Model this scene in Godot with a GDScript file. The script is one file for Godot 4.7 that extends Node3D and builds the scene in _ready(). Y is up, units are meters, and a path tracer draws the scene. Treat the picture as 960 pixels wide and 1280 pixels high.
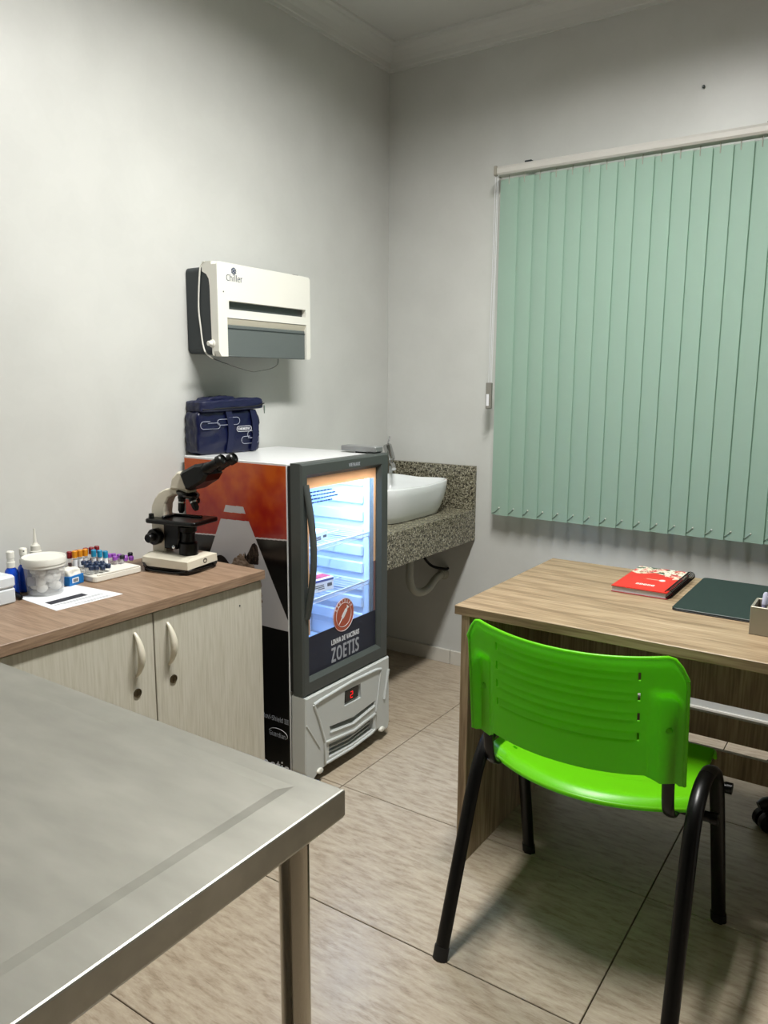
extends Node3D
# A small clinic room. Origin: floor corner where the left wall (x = 0) meets the back wall (z = 0). Metres, y up.

const CEIL := 2.80
const ROOM_X := 3.60
const ROOM_Z := 4.90
const LAMP := Vector3(1.27, 2.80, 1.56)

var M := {}
var taken := {}

# ------------------------------------------------------------------ mesh builder
class MB:
	var st := SurfaceTool.new()
	var group := 1
	var uv_fn = null
	func _init():
		st.begin(Mesh.PRIMITIVE_TRIANGLES)
	func vert(p: Vector3):
		st.set_uv(uv_fn.call(p) if uv_fn != null else Vector2(p.x + p.z, p.y))
		st.add_vertex(p)
	func tri(a: Vector3, b: Vector3, c: Vector3):      # counter-clockwise seen from outside
		vert(a); vert(c); vert(b)
	func quad(a: Vector3, b: Vector3, c: Vector3, d: Vector3):
		tri(a, b, c); tri(a, c, d)
	func flat():
		st.set_smooth_group(-1)
	func smooth():
		group += 1
		st.set_smooth_group(group)
	func box(c: Vector3, s: Vector3, ch := 0.0, T := Transform3D.IDENTITY):
		flat()
		var h := s * 0.5
		ch = minf(ch, minf(h.x, minf(h.y, h.z)) * 0.9)
		if ch <= 0.0:
			var k := []
			for i in 8:
				k.append(T * (c + Vector3(h.x * (1 if i & 1 else -1), h.y * (1 if i & 2 else -1), h.z * (1 if i & 4 else -1))))
			quad(k[4], k[5], k[7], k[6]); quad(k[1], k[0], k[2], k[3])
			quad(k[5], k[1], k[3], k[7]); quad(k[0], k[4], k[6], k[2])
			quad(k[6], k[7], k[3], k[2]); quad(k[0], k[1], k[5], k[4])
			return
		var p := {}
		for i in 8:
			var sg := Vector3(1 if i & 1 else -1, 1 if i & 2 else -1, 1 if i & 4 else -1)
			for a in 3:
				var q := h - Vector3(ch, ch, ch)
				q[a] = h[a]
				p[i * 3 + a] = c + q * sg
		var put := func(ids: Array, n: Vector3):
			var v := []
			for id in ids: v.append(p[id])
			var nn: Vector3 = (v[1] - v[0]).cross(v[2] - v[0])
			if nn.dot(n) < 0: v.reverse()
			for j in range(1, v.size() - 1):
				tri(T * v[0], T * v[j], T * v[j + 1])
		for a in 3:
			var b := (a + 1) % 3
			var d := (a + 2) % 3
			for s1 in 2:
				var n := Vector3.ZERO
				n[a] = 1.0 if s1 else -1.0
				var ids := []
				for o in [[0, 0], [1, 0], [1, 1], [0, 1]]:
					ids.append(((s1 << a) | (o[0] << b) | (o[1] << d)) * 3 + a)
				put.call(ids, n)
				for s2 in 2:
					var n2 := n
					n2[b] = 1.0 if s2 else -1.0
					var i0 := (s1 << a) | (s2 << b)
					var i1 := i0 | (1 << d)
					put.call([i0 * 3 + a, i1 * 3 + a, i1 * 3 + b, i0 * 3 + b], n2)
		for i in 8:
			put.call([i * 3, i * 3 + 1, i * 3 + 2], Vector3(1 if i & 1 else -1, 1 if i & 2 else -1, 1 if i & 4 else -1))
	# polygon in T's xy plane, extruded from z0 to z1
	func prism(poly_in: PackedVector2Array, z0: float, z1: float, T := Transform3D.IDENTITY, ch := 0.0, soft := false):
		flat()
		var poly := poly_in.duplicate()
		var area := 0.0
		for i in poly.size():
			var a := poly[i]
			var b := poly[(i + 1) % poly.size()]
			area += a.x * b.y - b.x * a.y
		if area < 0: poly.reverse()
		var inner := poly
		if ch > 0.0:
			inner = PackedVector2Array()
			for i in poly.size():
				var a := poly[(i - 1 + poly.size()) % poly.size()]
				var b := poly[i]
				var c := poly[(i + 1) % poly.size()]
				var n1 := Vector2(-(b - a).y, (b - a).x).normalized()
				var n2 := Vector2(-(c - b).y, (c - b).x).normalized()
				var m := (n1 + n2)
				m = m / maxf(0.3, m.length_squared()) * 2.0
				inner.append(b + m * ch)
		var ids := Geometry2D.triangulate_polygon(inner)
		for i in range(0, ids.size(), 3):
			var a := inner[ids[i]]
			var b := inner[ids[i + 1]]
			var c := inner[ids[i + 2]]
			if (b - a).cross(c - a) < 0:
				var t := b; b = c; c = t
			tri(T * Vector3(a.x, a.y, z1), T * Vector3(b.x, b.y, z1), T * Vector3(c.x, c.y, z1))
			tri(T * Vector3(a.x, a.y, z0), T * Vector3(c.x, c.y, z0), T * Vector3(b.x, b.y, z0))
		if soft: smooth()
		for i in poly.size():
			var j := (i + 1) % poly.size()
			var a := poly[i]
			var b := poly[j]
			quad(T * Vector3(a.x, a.y, z0 + ch), T * Vector3(b.x, b.y, z0 + ch), T * Vector3(b.x, b.y, z1 - ch), T * Vector3(a.x, a.y, z1 - ch))
			if ch > 0.0:
				var c := inner[i]
				var d := inner[j]
				quad(T * Vector3(a.x, a.y, z1 - ch), T * Vector3(b.x, b.y, z1 - ch), T * Vector3(d.x, d.y, z1), T * Vector3(c.x, c.y, z1))
				quad(T * Vector3(c.x, c.y, z0), T * Vector3(d.x, d.y, z0), T * Vector3(b.x, b.y, z0 + ch), T * Vector3(a.x, a.y, z0 + ch))
	# profile of (radius, height) going up the outside, about T's y axis
	func lathe(prof: Array, seg := 20, T := Transform3D.IDENTITY, sx := 1.0, sz := 1.0):
		smooth()
		for k in prof.size() - 1:
			if k > 0:
				var d0: Vector2 = (prof[k] - prof[k - 1]).normalized()
				var d1: Vector2 = (prof[k + 1] - prof[k]).normalized()
				if d0.dot(d1) < 0.8: smooth()
			var p: Vector2 = prof[k]
			var q: Vector2 = prof[k + 1]
			for i in seg:
				var a := TAU * i / seg
				var b := TAU * ((i + 1) % seg) / seg
				var va := Vector3(cos(a) * sx, 0, -sin(a) * sz)
				var vb := Vector3(cos(b) * sx, 0, -sin(b) * sz)
				var A := T * (va * p.x + Vector3(0, p.y, 0))
				var B := T * (vb * p.x + Vector3(0, p.y, 0))
				var D := T * (va * q.x + Vector3(0, q.y, 0))
				var E := T * (vb * q.x + Vector3(0, q.y, 0))
				if p.x > 1e-6: tri(A, B, E if q.x > 1e-6 else D)
				if q.x > 1e-6: tri(A, E, D)
	func tube(pts: Array, r, seg := 8, closed := false, ry := 1.0, up := Vector3.UP):
		var n := pts.size()
		var rings := []
		var side := Vector3.ZERO
		for i in n:
			var t: Vector3
			if closed: t = pts[(i + 1) % n] - pts[(i - 1 + n) % n]
			else: t = pts[mini(i + 1, n - 1)] - pts[maxi(i - 1, 0)]
			t = t.normalized()
			if i == 0:
				side = t.cross(up)
				if side.length() < 0.05: side = t.cross(Vector3.RIGHT)
			side = (side - t * side.dot(t)).normalized()
			var o := side.cross(t)
			var rr: float = r[i] if r is Array else r
			var ring := []
			for k in seg:
				var a := TAU * k / seg
				ring.append(pts[i] + side * cos(a) * rr + o * sin(a) * rr * ry)
			rings.append(ring)
		smooth()
		for i in (n if closed else n - 1):
			var A: Array = rings[i]
			var B: Array = rings[(i + 1) % n]
			for k in seg:
				var l := (k + 1) % seg
				quad(A[k], A[l], B[l], B[k])
		if not closed:
			flat()
			for e in 2:
				var R: Array = rings[0 if e == 0 else n - 1]
				for k in range(1, seg - 1):
					if e == 0: tri(R[0], R[k + 1], R[k])
					else: tri(R[0], R[k], R[k + 1])
	# a curved sheet of some thickness; cells for which hole(i, j) is true are left out
	func sheet(us: Array, vs: Array, f: Callable, thick: float, hole = null):
		var nu := us.size()
		var nv := vs.size()
		var F := []
		var B := []
		for i in nu:
			var fc := []
			var bc := []
			for j in nv:
				var u: float = us[i]
				var v: float = vs[j]
				var e := 0.004
				var du: Vector3 = f.call(minf(u + e, us[nu - 1]), v) - f.call(maxf(u - e, us[0]), v)
				var dv: Vector3 = f.call(u, minf(v + e, vs[nv - 1])) - f.call(u, maxf(v - e, vs[0]))
				var nrm := du.cross(dv).normalized()
				var p: Vector3 = f.call(u, v)
				fc.append(p + nrm * thick * 0.5)
				bc.append(p - nrm * thick * 0.5)
			F.append(fc); B.append(bc)
		var open := func(i, j):
			return i < 0 or j < 0 or i >= nu - 1 or j >= nv - 1 or (hole != null and hole.call(i, j))
		smooth()
		for i in nu - 1:
			for j in nv - 1:
				if not open.call(i, j): quad(F[i][j], F[i + 1][j], F[i + 1][j + 1], F[i][j + 1])
		smooth()
		for i in nu - 1:
			for j in nv - 1:
				if not open.call(i, j): quad(B[i][j + 1], B[i + 1][j + 1], B[i + 1][j], B[i][j])
		flat()
		for i in nu - 1:
			for j in nv - 1:
				if open.call(i, j): continue
				if open.call(i, j - 1): quad(B[i][j], B[i + 1][j], F[i + 1][j], F[i][j])
				if open.call(i, j + 1): quad(F[i][j + 1], F[i + 1][j + 1], B[i + 1][j + 1], B[i][j + 1])
				if open.call(i - 1, j): quad(B[i][j + 1], B[i][j], F[i][j], F[i][j + 1])
				if open.call(i + 1, j): quad(F[i + 1][j + 1], F[i + 1][j], B[i + 1][j], B[i + 1][j + 1])
	func done() -> ArrayMesh:
		st.generate_normals()
		return st.commit()

# ------------------------------------------------------------------ scene helpers
func numbered(called: String) -> String:
	if not taken.has(called):
		taken[called] = 0
		return called
	taken[called] += 1
	return "%s_%03d" % [called, taken[called]]

func tag(o: Node, label: String, category: String, group := "", kind := ""):
	if label: o.set_meta("label", label)
	if category: o.set_meta("category", category)
	if group: o.set_meta("group", group)
	if kind: o.set_meta("kind", kind)
	return o

func thing(called: String, label: String, category: String, at := Vector3.ZERO, turn := 0.0, group := "") -> Node3D:
	var o := Node3D.new()
	o.name = numbered(called)
	add_child(o)
	o.position = at
	o.rotation.y = turn
	return tag(o, label, category, group)

func obj(mb, called: String, m: Material, parent: Node = null) -> MeshInstance3D:
	var o := MeshInstance3D.new()
	o.mesh = mb.done() if mb is MB else mb
	o.material_override = m
	if parent == null:
		o.name = numbered(called)
		add_child(o)
	else:
		o.name = called
		parent.add_child(o, true)
	return o

func structure(mb, called: String, m: Material) -> MeshInstance3D:
	var o := obj(mb, called, m)
	o.set_meta("kind", "structure")
	return o

func words(s: String, cap: float, at: Vector3, basis: Basis, m: Material, parent: Node, called := "lettering", widen := 1.0, bold := false) -> MeshInstance3D:
	var t := TextMesh.new()
	var f := SystemFont.new()
	f.font_names = PackedStringArray(["Droid Sans"])
	if bold: f.font_weight = 700
	t.font = f
	t.text = s
	t.font_size = 48
	t.pixel_size = cap / (48.0 * 0.72)
	t.depth = 0.0008
	t.curve_step = 2.0
	var o := MeshInstance3D.new()
	o.mesh = t
	o.material_override = m
	o.name = called
	parent.add_child(o, true)
	o.transform = Transform3D(basis * Basis.from_scale(Vector3(widen, 1, 1)), at)
	return o

func V2(a: Array) -> PackedVector2Array:
	var p := PackedVector2Array()
	for q in a: p.append(Vector2(q[0], q[1]))
	return p

func round_rect(w: float, h: float, r: float, n := 4) -> PackedVector2Array:
	var p := PackedVector2Array()
	for k in 4:
		var c := Vector2((w / 2 - r) * (1 if k == 0 or k == 3 else -1), (h / 2 - r) * (1 if k < 2 else -1))
		for i in n + 1:
			var a := PI / 2 * (k + float(i) / n)
			p.append(c + Vector2(cos(a), sin(a)) * r)
	return p

func spline(pts: Array, per := 6) -> Array:
	var out := []
	for i in pts.size() - 1:
		var p0: Vector3 = pts[maxi(i - 1, 0)]
		var p3: Vector3 = pts[mini(i + 2, pts.size() - 1)]
		for k in per:
			out.append(pts[i].cubic_interpolate(pts[i + 1], p0, p3, float(k) / per))
	out.append(pts[pts.size() - 1])
	return out

# polygon planes: T_x has x' = -z, y' = y, z' = x (a face looking along +x); T_up has x' = x, y' = -z, z' = y
var T_x := Transform3D(Basis(Vector3(0, 0, -1), Vector3(0, 1, 0), Vector3(1, 0, 0)), Vector3.ZERO)
var T_up := Transform3D(Basis(Vector3(1, 0, 0), Vector3(0, 0, -1), Vector3(0, 1, 0)), Vector3.ZERO)

# ------------------------------------------------------------------ materials
func mat(c: Color, rough := 0.6, metal := 0.0, spec := 0.5) -> StandardMaterial3D:
	var m := StandardMaterial3D.new()
	m.albedo_color = c
	m.roughness = rough
	m.metallic = metal
	m.metallic_specular = spec
	return m

func noise_image(seed_: int, freq: float, octaves := 4, size := 512, kind := FastNoiseLite.TYPE_SIMPLEX_SMOOTH) -> Image:
	var n := FastNoiseLite.new()
	n.seed = seed_
	n.noise_type = kind
	n.frequency = freq
	n.fractal_octaves = octaves
	n.fractal_type = FastNoiseLite.FRACTAL_FBM if octaves > 1 else FastNoiseLite.FRACTAL_NONE
	if kind == FastNoiseLite.TYPE_CELLULAR:
		n.cellular_return_type = FastNoiseLite.RETURN_CELL_VALUE
	if size > 600:
		n.domain_warp_enabled = true
		n.domain_warp_amplitude = 40.0
		n.domain_warp_frequency = 0.012
	var im := n.get_seamless_image(size, size, false, false, 0.12)
	im.convert(Image.FORMAT_L8)
	return im

func ramp(stops: Array) -> PackedByteArray:           # stops: [[0..1, Color], ...] -> 256 rgb
	var g := Gradient.new()
	var o := PackedFloat32Array()
	var c := PackedColorArray()
	for s in stops:
		o.append(s[0]); c.append(s[1])
	g.offsets = o
	g.colors = c
	var out := PackedByteArray()
	for i in 256:
		var q := g.sample(i / 255.0)
		out.append(q.r8); out.append(q.g8); out.append(q.b8)
	return out

func ramped(a: Image, stops: Array, b: Image = null, share := 0.35) -> ImageTexture:
	var da := a.get_data()
	var db := b.get_data() if b else PackedByteArray()
	var lut := ramp(stops)
	var out := PackedByteArray()
	out.resize(da.size() * 3)
	for i in da.size():
		var v := da[i]
		if b: v = int(v * (1.0 - share) + db[i] * share)
		out[i * 3] = lut[v * 3]
		out[i * 3 + 1] = lut[v * 3 + 1]
		out[i * 3 + 2] = lut[v * 3 + 2]
	return ImageTexture.create_from_image(Image.create_from_data(a.get_width(), a.get_height(), false, Image.FORMAT_RGB8, out))

func tri_mat(tex: Texture2D, scale: Vector3, rough := 0.6, metal := 0.0, spec := 0.5, offset := Vector3.ZERO) -> StandardMaterial3D:
	var m := mat(Color.WHITE, rough, metal, spec)
	m.albedo_texture = tex
	m.uv1_triplanar = true
	m.uv1_world_triplanar = true
	m.uv1_triplanar_sharpness = 8.0
	m.uv1_scale = scale
	m.uv1_offset = offset
	return m

func rgb(r: float, g: float, b: float) -> Color:
	return Color(r / 255.0, g / 255.0, b / 255.0)

func bumped(m: StandardMaterial3D, im: Image, cm: float) -> StandardMaterial3D:
	m.heightmap_enabled = true
	m.heightmap_texture = ImageTexture.create_from_image(im)
	m.heightmap_scale = cm
	return m

func make_materials():
	var n_fine := noise_image(3, 0.02, 5)
	var n_soft := noise_image(8, 0.006, 4)
	var n_grain := noise_image(21, 0.035, 4)
	# wall paint: pale, a little uneven from the roller
	M.wall = tri_mat(ramped(n_soft, [[0.0, rgb(196, 197, 193)], [1.0, rgb(203, 204, 200)]]), Vector3(0.9, 0.9, 0.9), 0.38, 0.0, 0.45)
	M.ceiling = mat(rgb(200, 201, 197), 0.8)
	M.cornice = mat(rgb(202, 203, 199), 0.7)
	M.skirting = mat(rgb(206, 203, 194), 0.35)
	M.grout = mat(rgb(70, 62, 52), 0.9)
	# floor tiles: beige stone with streaks along x
	var tile_tex := ramped(noise_image(31, 0.018, 6, 1024), [[0.0, rgb(116, 100, 84)], [0.25, rgb(146, 131, 112)], [0.45, rgb(164, 150, 131)], [0.7, rgb(176, 163, 144)], [1.0, rgb(188, 176, 158)]], noise_image(33, 0.09, 4, 1024), 0.36)
	for k in 4:
		M["tile%d" % k] = tri_mat(tile_tex, Vector3(0.55, 2.6, 2.6), 0.34, 0.0, 0.45, Vector3(0.31 * k, 0, 0.23 * k))
	# woods
	var oak := [[0.0, rgb(96, 77, 56)], [0.35, rgb(131, 110, 84)], [0.55, rgb(154, 133, 105)], [0.8, rgb(173, 153, 125)], [1.0, rgb(184, 165, 138)]]
	var oak_tex := ramped(n_grain, oak, n_soft, 0.45)
	M.desk = tri_mat(oak_tex, Vector3(0.30, 5.5, 5.5), 0.42)
	M.desk_panel = tri_mat(oak_tex, Vector3(5.5, 0.30, 5.5), 0.5)
	var walnut_tex := ramped(n_grain, [[0.0, rgb(104, 84, 67)], [0.4, rgb(134, 110, 89)], [0.6, rgb(150, 125, 103)], [1.0, rgb(166, 142, 120)]], n_soft, 0.4)
	M.worktop = tri_mat(walnut_tex, Vector3(0.5, 7.0, 7.0), 0.45)
	M.worktop_edge = tri_mat(walnut_tex, Vector3(7.0, 7.0, 0.5), 0.5)
	var pale_tex := ramped(n_grain, [[0.0, rgb(172, 166, 148)], [0.35, rgb(190, 186, 170)], [0.6, rgb(199, 195, 181)], [1.0, rgb(207, 204, 192)]], n_soft, 0.3)
	M.pale_oak = tri_mat(pale_tex, Vector3(6.0, 0.35, 6.0), 0.5)
	# granite: crystals of black, olive, tan and white
	var g1 := noise_image(5, 0.09, 1, 512, FastNoiseLite.TYPE_CELLULAR)
	var g2 := noise_image(6, 0.16, 1, 512, FastNoiseLite.TYPE_CELLULAR)
	M.granite = tri_mat(ramped(g1, [[0.0, rgb(28, 26, 22)], [0.28, rgb(44, 41, 35)], [0.36, rgb(86, 83, 68)], [0.55, rgb(124, 120, 100)], [0.72, rgb(148, 143, 122)], [0.86, rgb(184, 180, 162)], [1.0, rgb(206, 201, 188)]], g2, 0.45), Vector3(4.2, 4.2, 4.2), 0.25)
	# brushed steel
	var steel_tex := ramped(n_fine, [[0.0, rgb(156, 155, 147)], [1.0, rgb(182, 180, 172)]], n_soft, 0.6)
	M.steel = tri_mat(steel_tex, Vector3(0.8, 2.4, 2.4), 0.40, 1.0)
	M.steel_edge = tri_mat(steel_tex, Vector3(3.0, 3.0, 0.5), 0.26, 1.0)
	M.steel_tube = mat(rgb(178, 172, 160), 0.14, 1.0)
	M.chrome = mat(rgb(190, 190, 190), 0.12, 1.0)
	M.wire = mat(rgb(225, 228, 232), 0.3)
	# plastics, papers, print
	M.green = mat(rgb(118, 204, 20), 0.34)
	M.green.backlight_enabled = true
	M.green.backlight = Color(0.54, 0.92, 0.05)
	M.black = mat(rgb(4, 4, 4), 0.32, 0.0, 0.4)
	M.black_matt = mat(rgb(10, 10, 11), 0.6)
	M.black_gloss = mat(rgb(10, 10, 11), 0.2)
	M.white_plastic = mat(rgb(226, 225, 216), 0.35)
	M.cream = mat(rgb(214, 208, 190), 0.35)
	M.charcoal = mat(rgb(40, 47, 50), 0.5)
	M.flap = mat(rgb(92, 99, 98), 0.42)
	M.fridge_white = mat(rgb(214, 216, 216), 0.3)
	M.fridge_grey = mat(rgb(190, 194, 192), 0.36)
	M.door_grey = mat(rgb(66, 71, 69), 0.42)
	M.gasket = mat(rgb(12, 13, 13), 0.7)
	M.liner = mat(rgb(206, 220, 240), 0.35)
	M.paper = mat(rgb(232, 234, 238), 0.75)
	M.ink = mat(rgb(40, 42, 52), 0.7)
	M.grey_ink = mat(rgb(140, 142, 150), 0.7)
	M.print_white = mat(rgb(226, 228, 232), 0.5)
	M.print_grey = mat(rgb(160, 164, 172), 0.5)
	M.navy = mat(rgb(7, 14, 50), 0.34)
	M.navy_soft = mat(rgb(8, 16, 54), 0.5)
	M.foam = mat(rgb(226, 224, 214), 0.8)
	M.ceramic = mat(rgb(226, 230, 230), 0.08)
	M.ceramic.clearcoat_enabled = true
	M.ceramic.clearcoat = 0.6
	M.hose = mat(rgb(164, 164, 152), 0.5)
	M.louvre = mat(rgb(150, 150, 148), 0.35, 0.8)
	M.rail = mat(rgb(206, 204, 198), 0.3, 0.2)
	M.slat = mat(Color(0.695, 0.785, 0.74, 0.68), 0.55, 0.0, 0.4)
	M.slat.transparency = BaseMaterial3D.TRANSPARENCY_ALPHA
	M.slat.backlight_enabled = true
	M.slat.backlight = Color(0.60, 0.74, 0.66)
	M.clear = mat(Color(0.9, 0.92, 0.93, 0.12), 0.05)
	M.clear.transparency = BaseMaterial3D.TRANSPARENCY_ALPHA
	M.glass = mat(Color(0.92, 0.95, 1.0, 0.04), 0.02)
	M.glass.transparency = BaseMaterial3D.TRANSPARENCY_ALPHA
	M.tub = mat(Color(0.93, 0.94, 0.94, 0.14), 0.2)
	M.tub.transparency = BaseMaterial3D.TRANSPARENCY_ALPHA

# ------------------------------------------------------------------ main
func _ready():
	# camera
	var cam := Camera3D.new()
	cam.name = "camera"
	add_child(cam)
	cam.position = Vector3(2.106, 1.345, 3.14)
	cam.basis = Basis(Vector3.UP, deg_to_rad(34.071)) * Basis(Vector3.RIGHT, deg_to_rad(-9.617)) * Basis(Vector3.BACK, deg_to_rad(0.309))
	cam.fov = 66.96
	cam.near = 0.02
	cam.current = true
	# surroundings: night outside, nothing but the room's own lamps
	var we := WorldEnvironment.new()
	we.name = "surroundings"
	var env := Environment.new()
	env.background_mode = Environment.BG_COLOR
	env.background_color = Color.BLACK
	env.tonemap_mode = Environment.TONE_MAPPER_LINEAR
	env.tonemap_exposure = 1.0
	env.sdfgi_enabled = true
	env.ssao_enabled = true
	env.ssil_enabled = true
	we.environment = env
	add_child(we)
	# the ceiling panel's light
	var al := AreaLight3D.new()
	al.name = "ceiling_trough_light"
	add_child(al)
	al.area_size = Vector2(0.19, 0.96)
	al.area_normalize_energy = true
	al.position = LAMP - Vector3(0, 0.036, 0)
	al.rotation.x = -PI / 2
	al.light_color = Color(1.0, 0.995, 0.98)
	al.light_energy = 8.7
	al.area_range = 9.0
	al.shadow_enabled = true

	make_materials()
	build_room()
	build_fridge()
	build_cabinet()
	build_exam_table()
	build_desk()
	build_chair(Vector3(1.567, 0, 1.45))
	build_blind()
	build_sink()
	build_dispenser()
	build_bag()
	build_microscope()
	build_counter_items()
	build_desk_items()
	build_swivel_chair()

# ------------------------------------------------------------------ the room
func build_room():
	var b := MB.new()
	b.box(Vector3(ROOM_X / 2, -0.065, ROOM_Z / 2), Vector3(ROOM_X + 0.3, 0.1, ROOM_Z + 0.3))
	var floor_ := structure(b, "floor", M.grout)
	# tiles about 1.01 x 0.505 m on a straight grid
	var rng := RandomNumberGenerator.new()
	rng.seed = 4
	var tw := 1.008
	var td := 0.5045
	var made := {}
	for i in range(-1, 4):
		for j in range(-1, 10):
			var x0 := maxf(0.64 + (i - 0) * tw - tw * 1.0 + 0.0015, 0.0)
			var x1 := minf(0.64 + i * tw - 0.0015, ROOM_X)
			var z0 := maxf(0.2035 + (j - 1) * td + 0.0015, 0.0)
			var z1 := minf(0.2035 + j * td - 0.0015, ROOM_Z)
			if x1 - x0 < 0.02 or z1 - z0 < 0.02: continue
			var key := "%.3f %.3f" % [x1 - x0, z1 - z0]
			if not made.has(key):
				var t := MB.new()
				t.box(Vector3(0, -0.0075, 0), Vector3(x1 - x0, 0.015, z1 - z0), 0.0012)
				made[key] = t.done()
			var o := obj(made[key], "tile", M["tile%d" % (rng.randi() % 4)], floor_)
			o.position = Vector3((x0 + x1) / 2, 0, (z0 + z1) / 2)
	b = MB.new()
	b.box(Vector3(-0.075, CEIL / 2, ROOM_Z / 2), Vector3(0.15, CEIL + 0.04, ROOM_Z + 0.3))
	structure(b, "wall_left", M.wall)
	b = MB.new()
	b.box(Vector3(ROOM_X / 2, CEIL / 2, -0.075), Vector3(ROOM_X, CEIL + 0.04, 0.15))
	structure(b, "wall_back", M.wall)
	b = MB.new()
	b.box(Vector3(ROOM_X + 0.075, CEIL / 2, ROOM_Z / 2), Vector3(0.15, CEIL + 0.04, ROOM_Z + 0.3))
	structure(b, "wall_right", M.wall)
	# the wall behind the camera has a wide opening onto black, added to cut bounced light
	b = MB.new()
	b.box(Vector3(0.60, CEIL / 2, ROOM_Z + 0.075), Vector3(1.20, CEIL + 0.04, 0.15))
	b.box(Vector3(3.20, CEIL / 2, ROOM_Z + 0.075), Vector3(0.80, CEIL + 0.04, 0.15))
	b.box(Vector3(2.00, 2.46, ROOM_Z + 0.075), Vector3(1.60, CEIL + 0.04 - 2.12, 0.15))
	structure(b, "wall_front", M.wall)
	# unseen brown door and frame, added on the right wall to absorb bounced light
	var door := structure(MB_box(Vector3(ROOM_X - 0.012, 1.05, 2.75), Vector3(0.024, 2.10, 0.88), 0.002), "door_1", mat(rgb(92, 62, 40), 0.4))
	b = MB.new()
	b.box(Vector3(ROOM_X - 0.014, 1.075, 2.28), Vector3(0.028, 2.15, 0.06), 0.003)
	b.box(Vector3(ROOM_X - 0.014, 1.075, 3.22), Vector3(0.028, 2.15, 0.06), 0.003)
	b.box(Vector3(ROOM_X - 0.014, 2.13, 2.75), Vector3(0.028, 0.06, 0.88), 0.003)
	obj(b, "added_door_frame", mat(rgb(84, 56, 36), 0.4), door)
	b = MB.new()
	b.box(Vector3(ROOM_X / 2, CEIL + 0.06, ROOM_Z / 2), Vector3(ROOM_X + 0.3, 0.12, ROOM_Z + 0.3))
	structure(b, "ceiling", M.ceiling)
	# plaster cornice all round: a cove between two small steps
	var prof := [[0.0, -0.088], [0.008, -0.088], [0.010, -0.078], [0.014, -0.074], [0.020, -0.056], [0.032, -0.038], [0.050, -0.024], [0.068, -0.016], [0.072, -0.010], [0.090, -0.008], [0.092, 0.0], [0.0, 0.0]]
	b = MB.new()
	var T := Transform3D(Basis(Vector3(1, 0, 0), Vector3(0, 1, 0), Vector3(0, 0, 1)), Vector3(0, CEIL, 0))
	b.prism(V2(prof), 0.0, ROOM_Z, T)
	structure(b, "trim_1", M.cornice)
	b = MB.new()
	T = Transform3D(Basis(Vector3(0, 0, 1), Vector3(0, 1, 0), Vector3(-1, 0, 0)), Vector3(0, CEIL, 0))
	b.prism(V2(prof), -ROOM_X, 0.0, T)
	structure(b, "trim_2", M.cornice)
	b = MB.new()
	T = Transform3D(Basis(Vector3(-1, 0, 0), Vector3(0, 1, 0), Vector3(0, 0, -1)), Vector3(ROOM_X, CEIL, 0))
	b.prism(V2(prof), -ROOM_Z, 0.0, T)
	structure(b, "trim_3", M.cornice)
	b = MB.new()
	T = Transform3D(Basis(Vector3(0, 0, -1), Vector3(0, 1, 0), Vector3(1, 0, 0)), Vector3(0, CEIL, ROOM_Z))
	b.prism(V2(prof), 0.0, ROOM_X, T)
	structure(b, "trim_4", M.cornice)
	# tiled skirting with joints
	var back := structure(MB_box(Vector3(ROOM_X / 2, 0.033, 0.003), Vector3(ROOM_X, 0.066, 0.006), 0.0), "baseboard_back", M.grout)
	var xs := [0.012, 0.376, 1.384, 2.392, ROOM_X]
	for i in xs.size() - 1:
		obj(MB_box(Vector3((xs[i] + xs[i + 1]) / 2, 0.034, 0.006), Vector3(xs[i + 1] - xs[i] - 0.003, 0.068, 0.012), 0.0015), "skirting_tile", M.skirting, back)
	var left := structure(MB_box(Vector3(0.003, 0.033, ROOM_Z / 2), Vector3(0.006, 0.066, ROOM_Z), 0.0), "baseboard_left", M.grout)
	for i in 5:
		var z0 := maxf(0.0, i * 1.008 - 0.3)
		var z1 := minf(ROOM_Z, (i + 1) * 1.008 - 0.3)
		obj(MB_box(Vector3(0.006, 0.034, (z0 + z1) / 2), Vector3(0.012, 0.068, z1 - z0 - 0.003), 0.0015), "skirting_tile", M.skirting, left)
	# trough lamp on the ceiling: white reflector sides, two tubes behind a diffuser
	var lamp := thing("ceiling_trough_lamp", "long white trough lamp on the ceiling over the room", "lamp", LAMP)
	b = MB.new()
	for sd in [-1.0, 1.0]:
		b.prism(V2([[0.106 * sd, 0.0], [0.106 * sd, -0.060], [0.101 * sd, -0.060], [0.099 * sd, 0.0]]), -0.50, 0.50)
		b.box(Vector3(0, -0.030, 0.496 * sd), Vector3(0.196, 0.060, 0.008), 0.0)
	obj(b, "housing", M.white_plastic, lamp)
	for k in 8:
		obj(MB_box(Vector3(0, -0.049, -0.3815 + k * 0.109), Vector3(0.198, 0.018, 0.002), 0.0), "louvre_blade", M.louvre, lamp)
	var glow := mat(rgb(240, 240, 236), 0.6)
	glow.emission_enabled = true
	glow.emission = Color(1.0, 0.995, 0.98)
	glow.emission_energy_multiplier = 2.0
	obj(MB_box(Vector3(0, -0.016, 0), Vector3(0.192, 0.030, 0.98), 0.001), "light_diffuser", glow, lamp)
	# a screw left in the back wall above the blind
	b = MB.new()
	b.lathe([Vector2(0.0, 0.0), Vector2(0.004, 0.0), Vector2(0.004, 0.006), Vector2(0.006, 0.008), Vector2(0.0, 0.011)], 10, Transform3D(Basis(Vector3.RIGHT, PI / 2), Vector3(1.368, 2.397, 0.0)))
	tag(obj(b, "wall_screw", M.charcoal), "small dark screw in the back wall above the blind", "screw")

func MB_box(c: Vector3, s: Vector3, ch: float) -> MB:
	var b := MB.new()
	b.box(c, s, ch)
	return b

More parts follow.
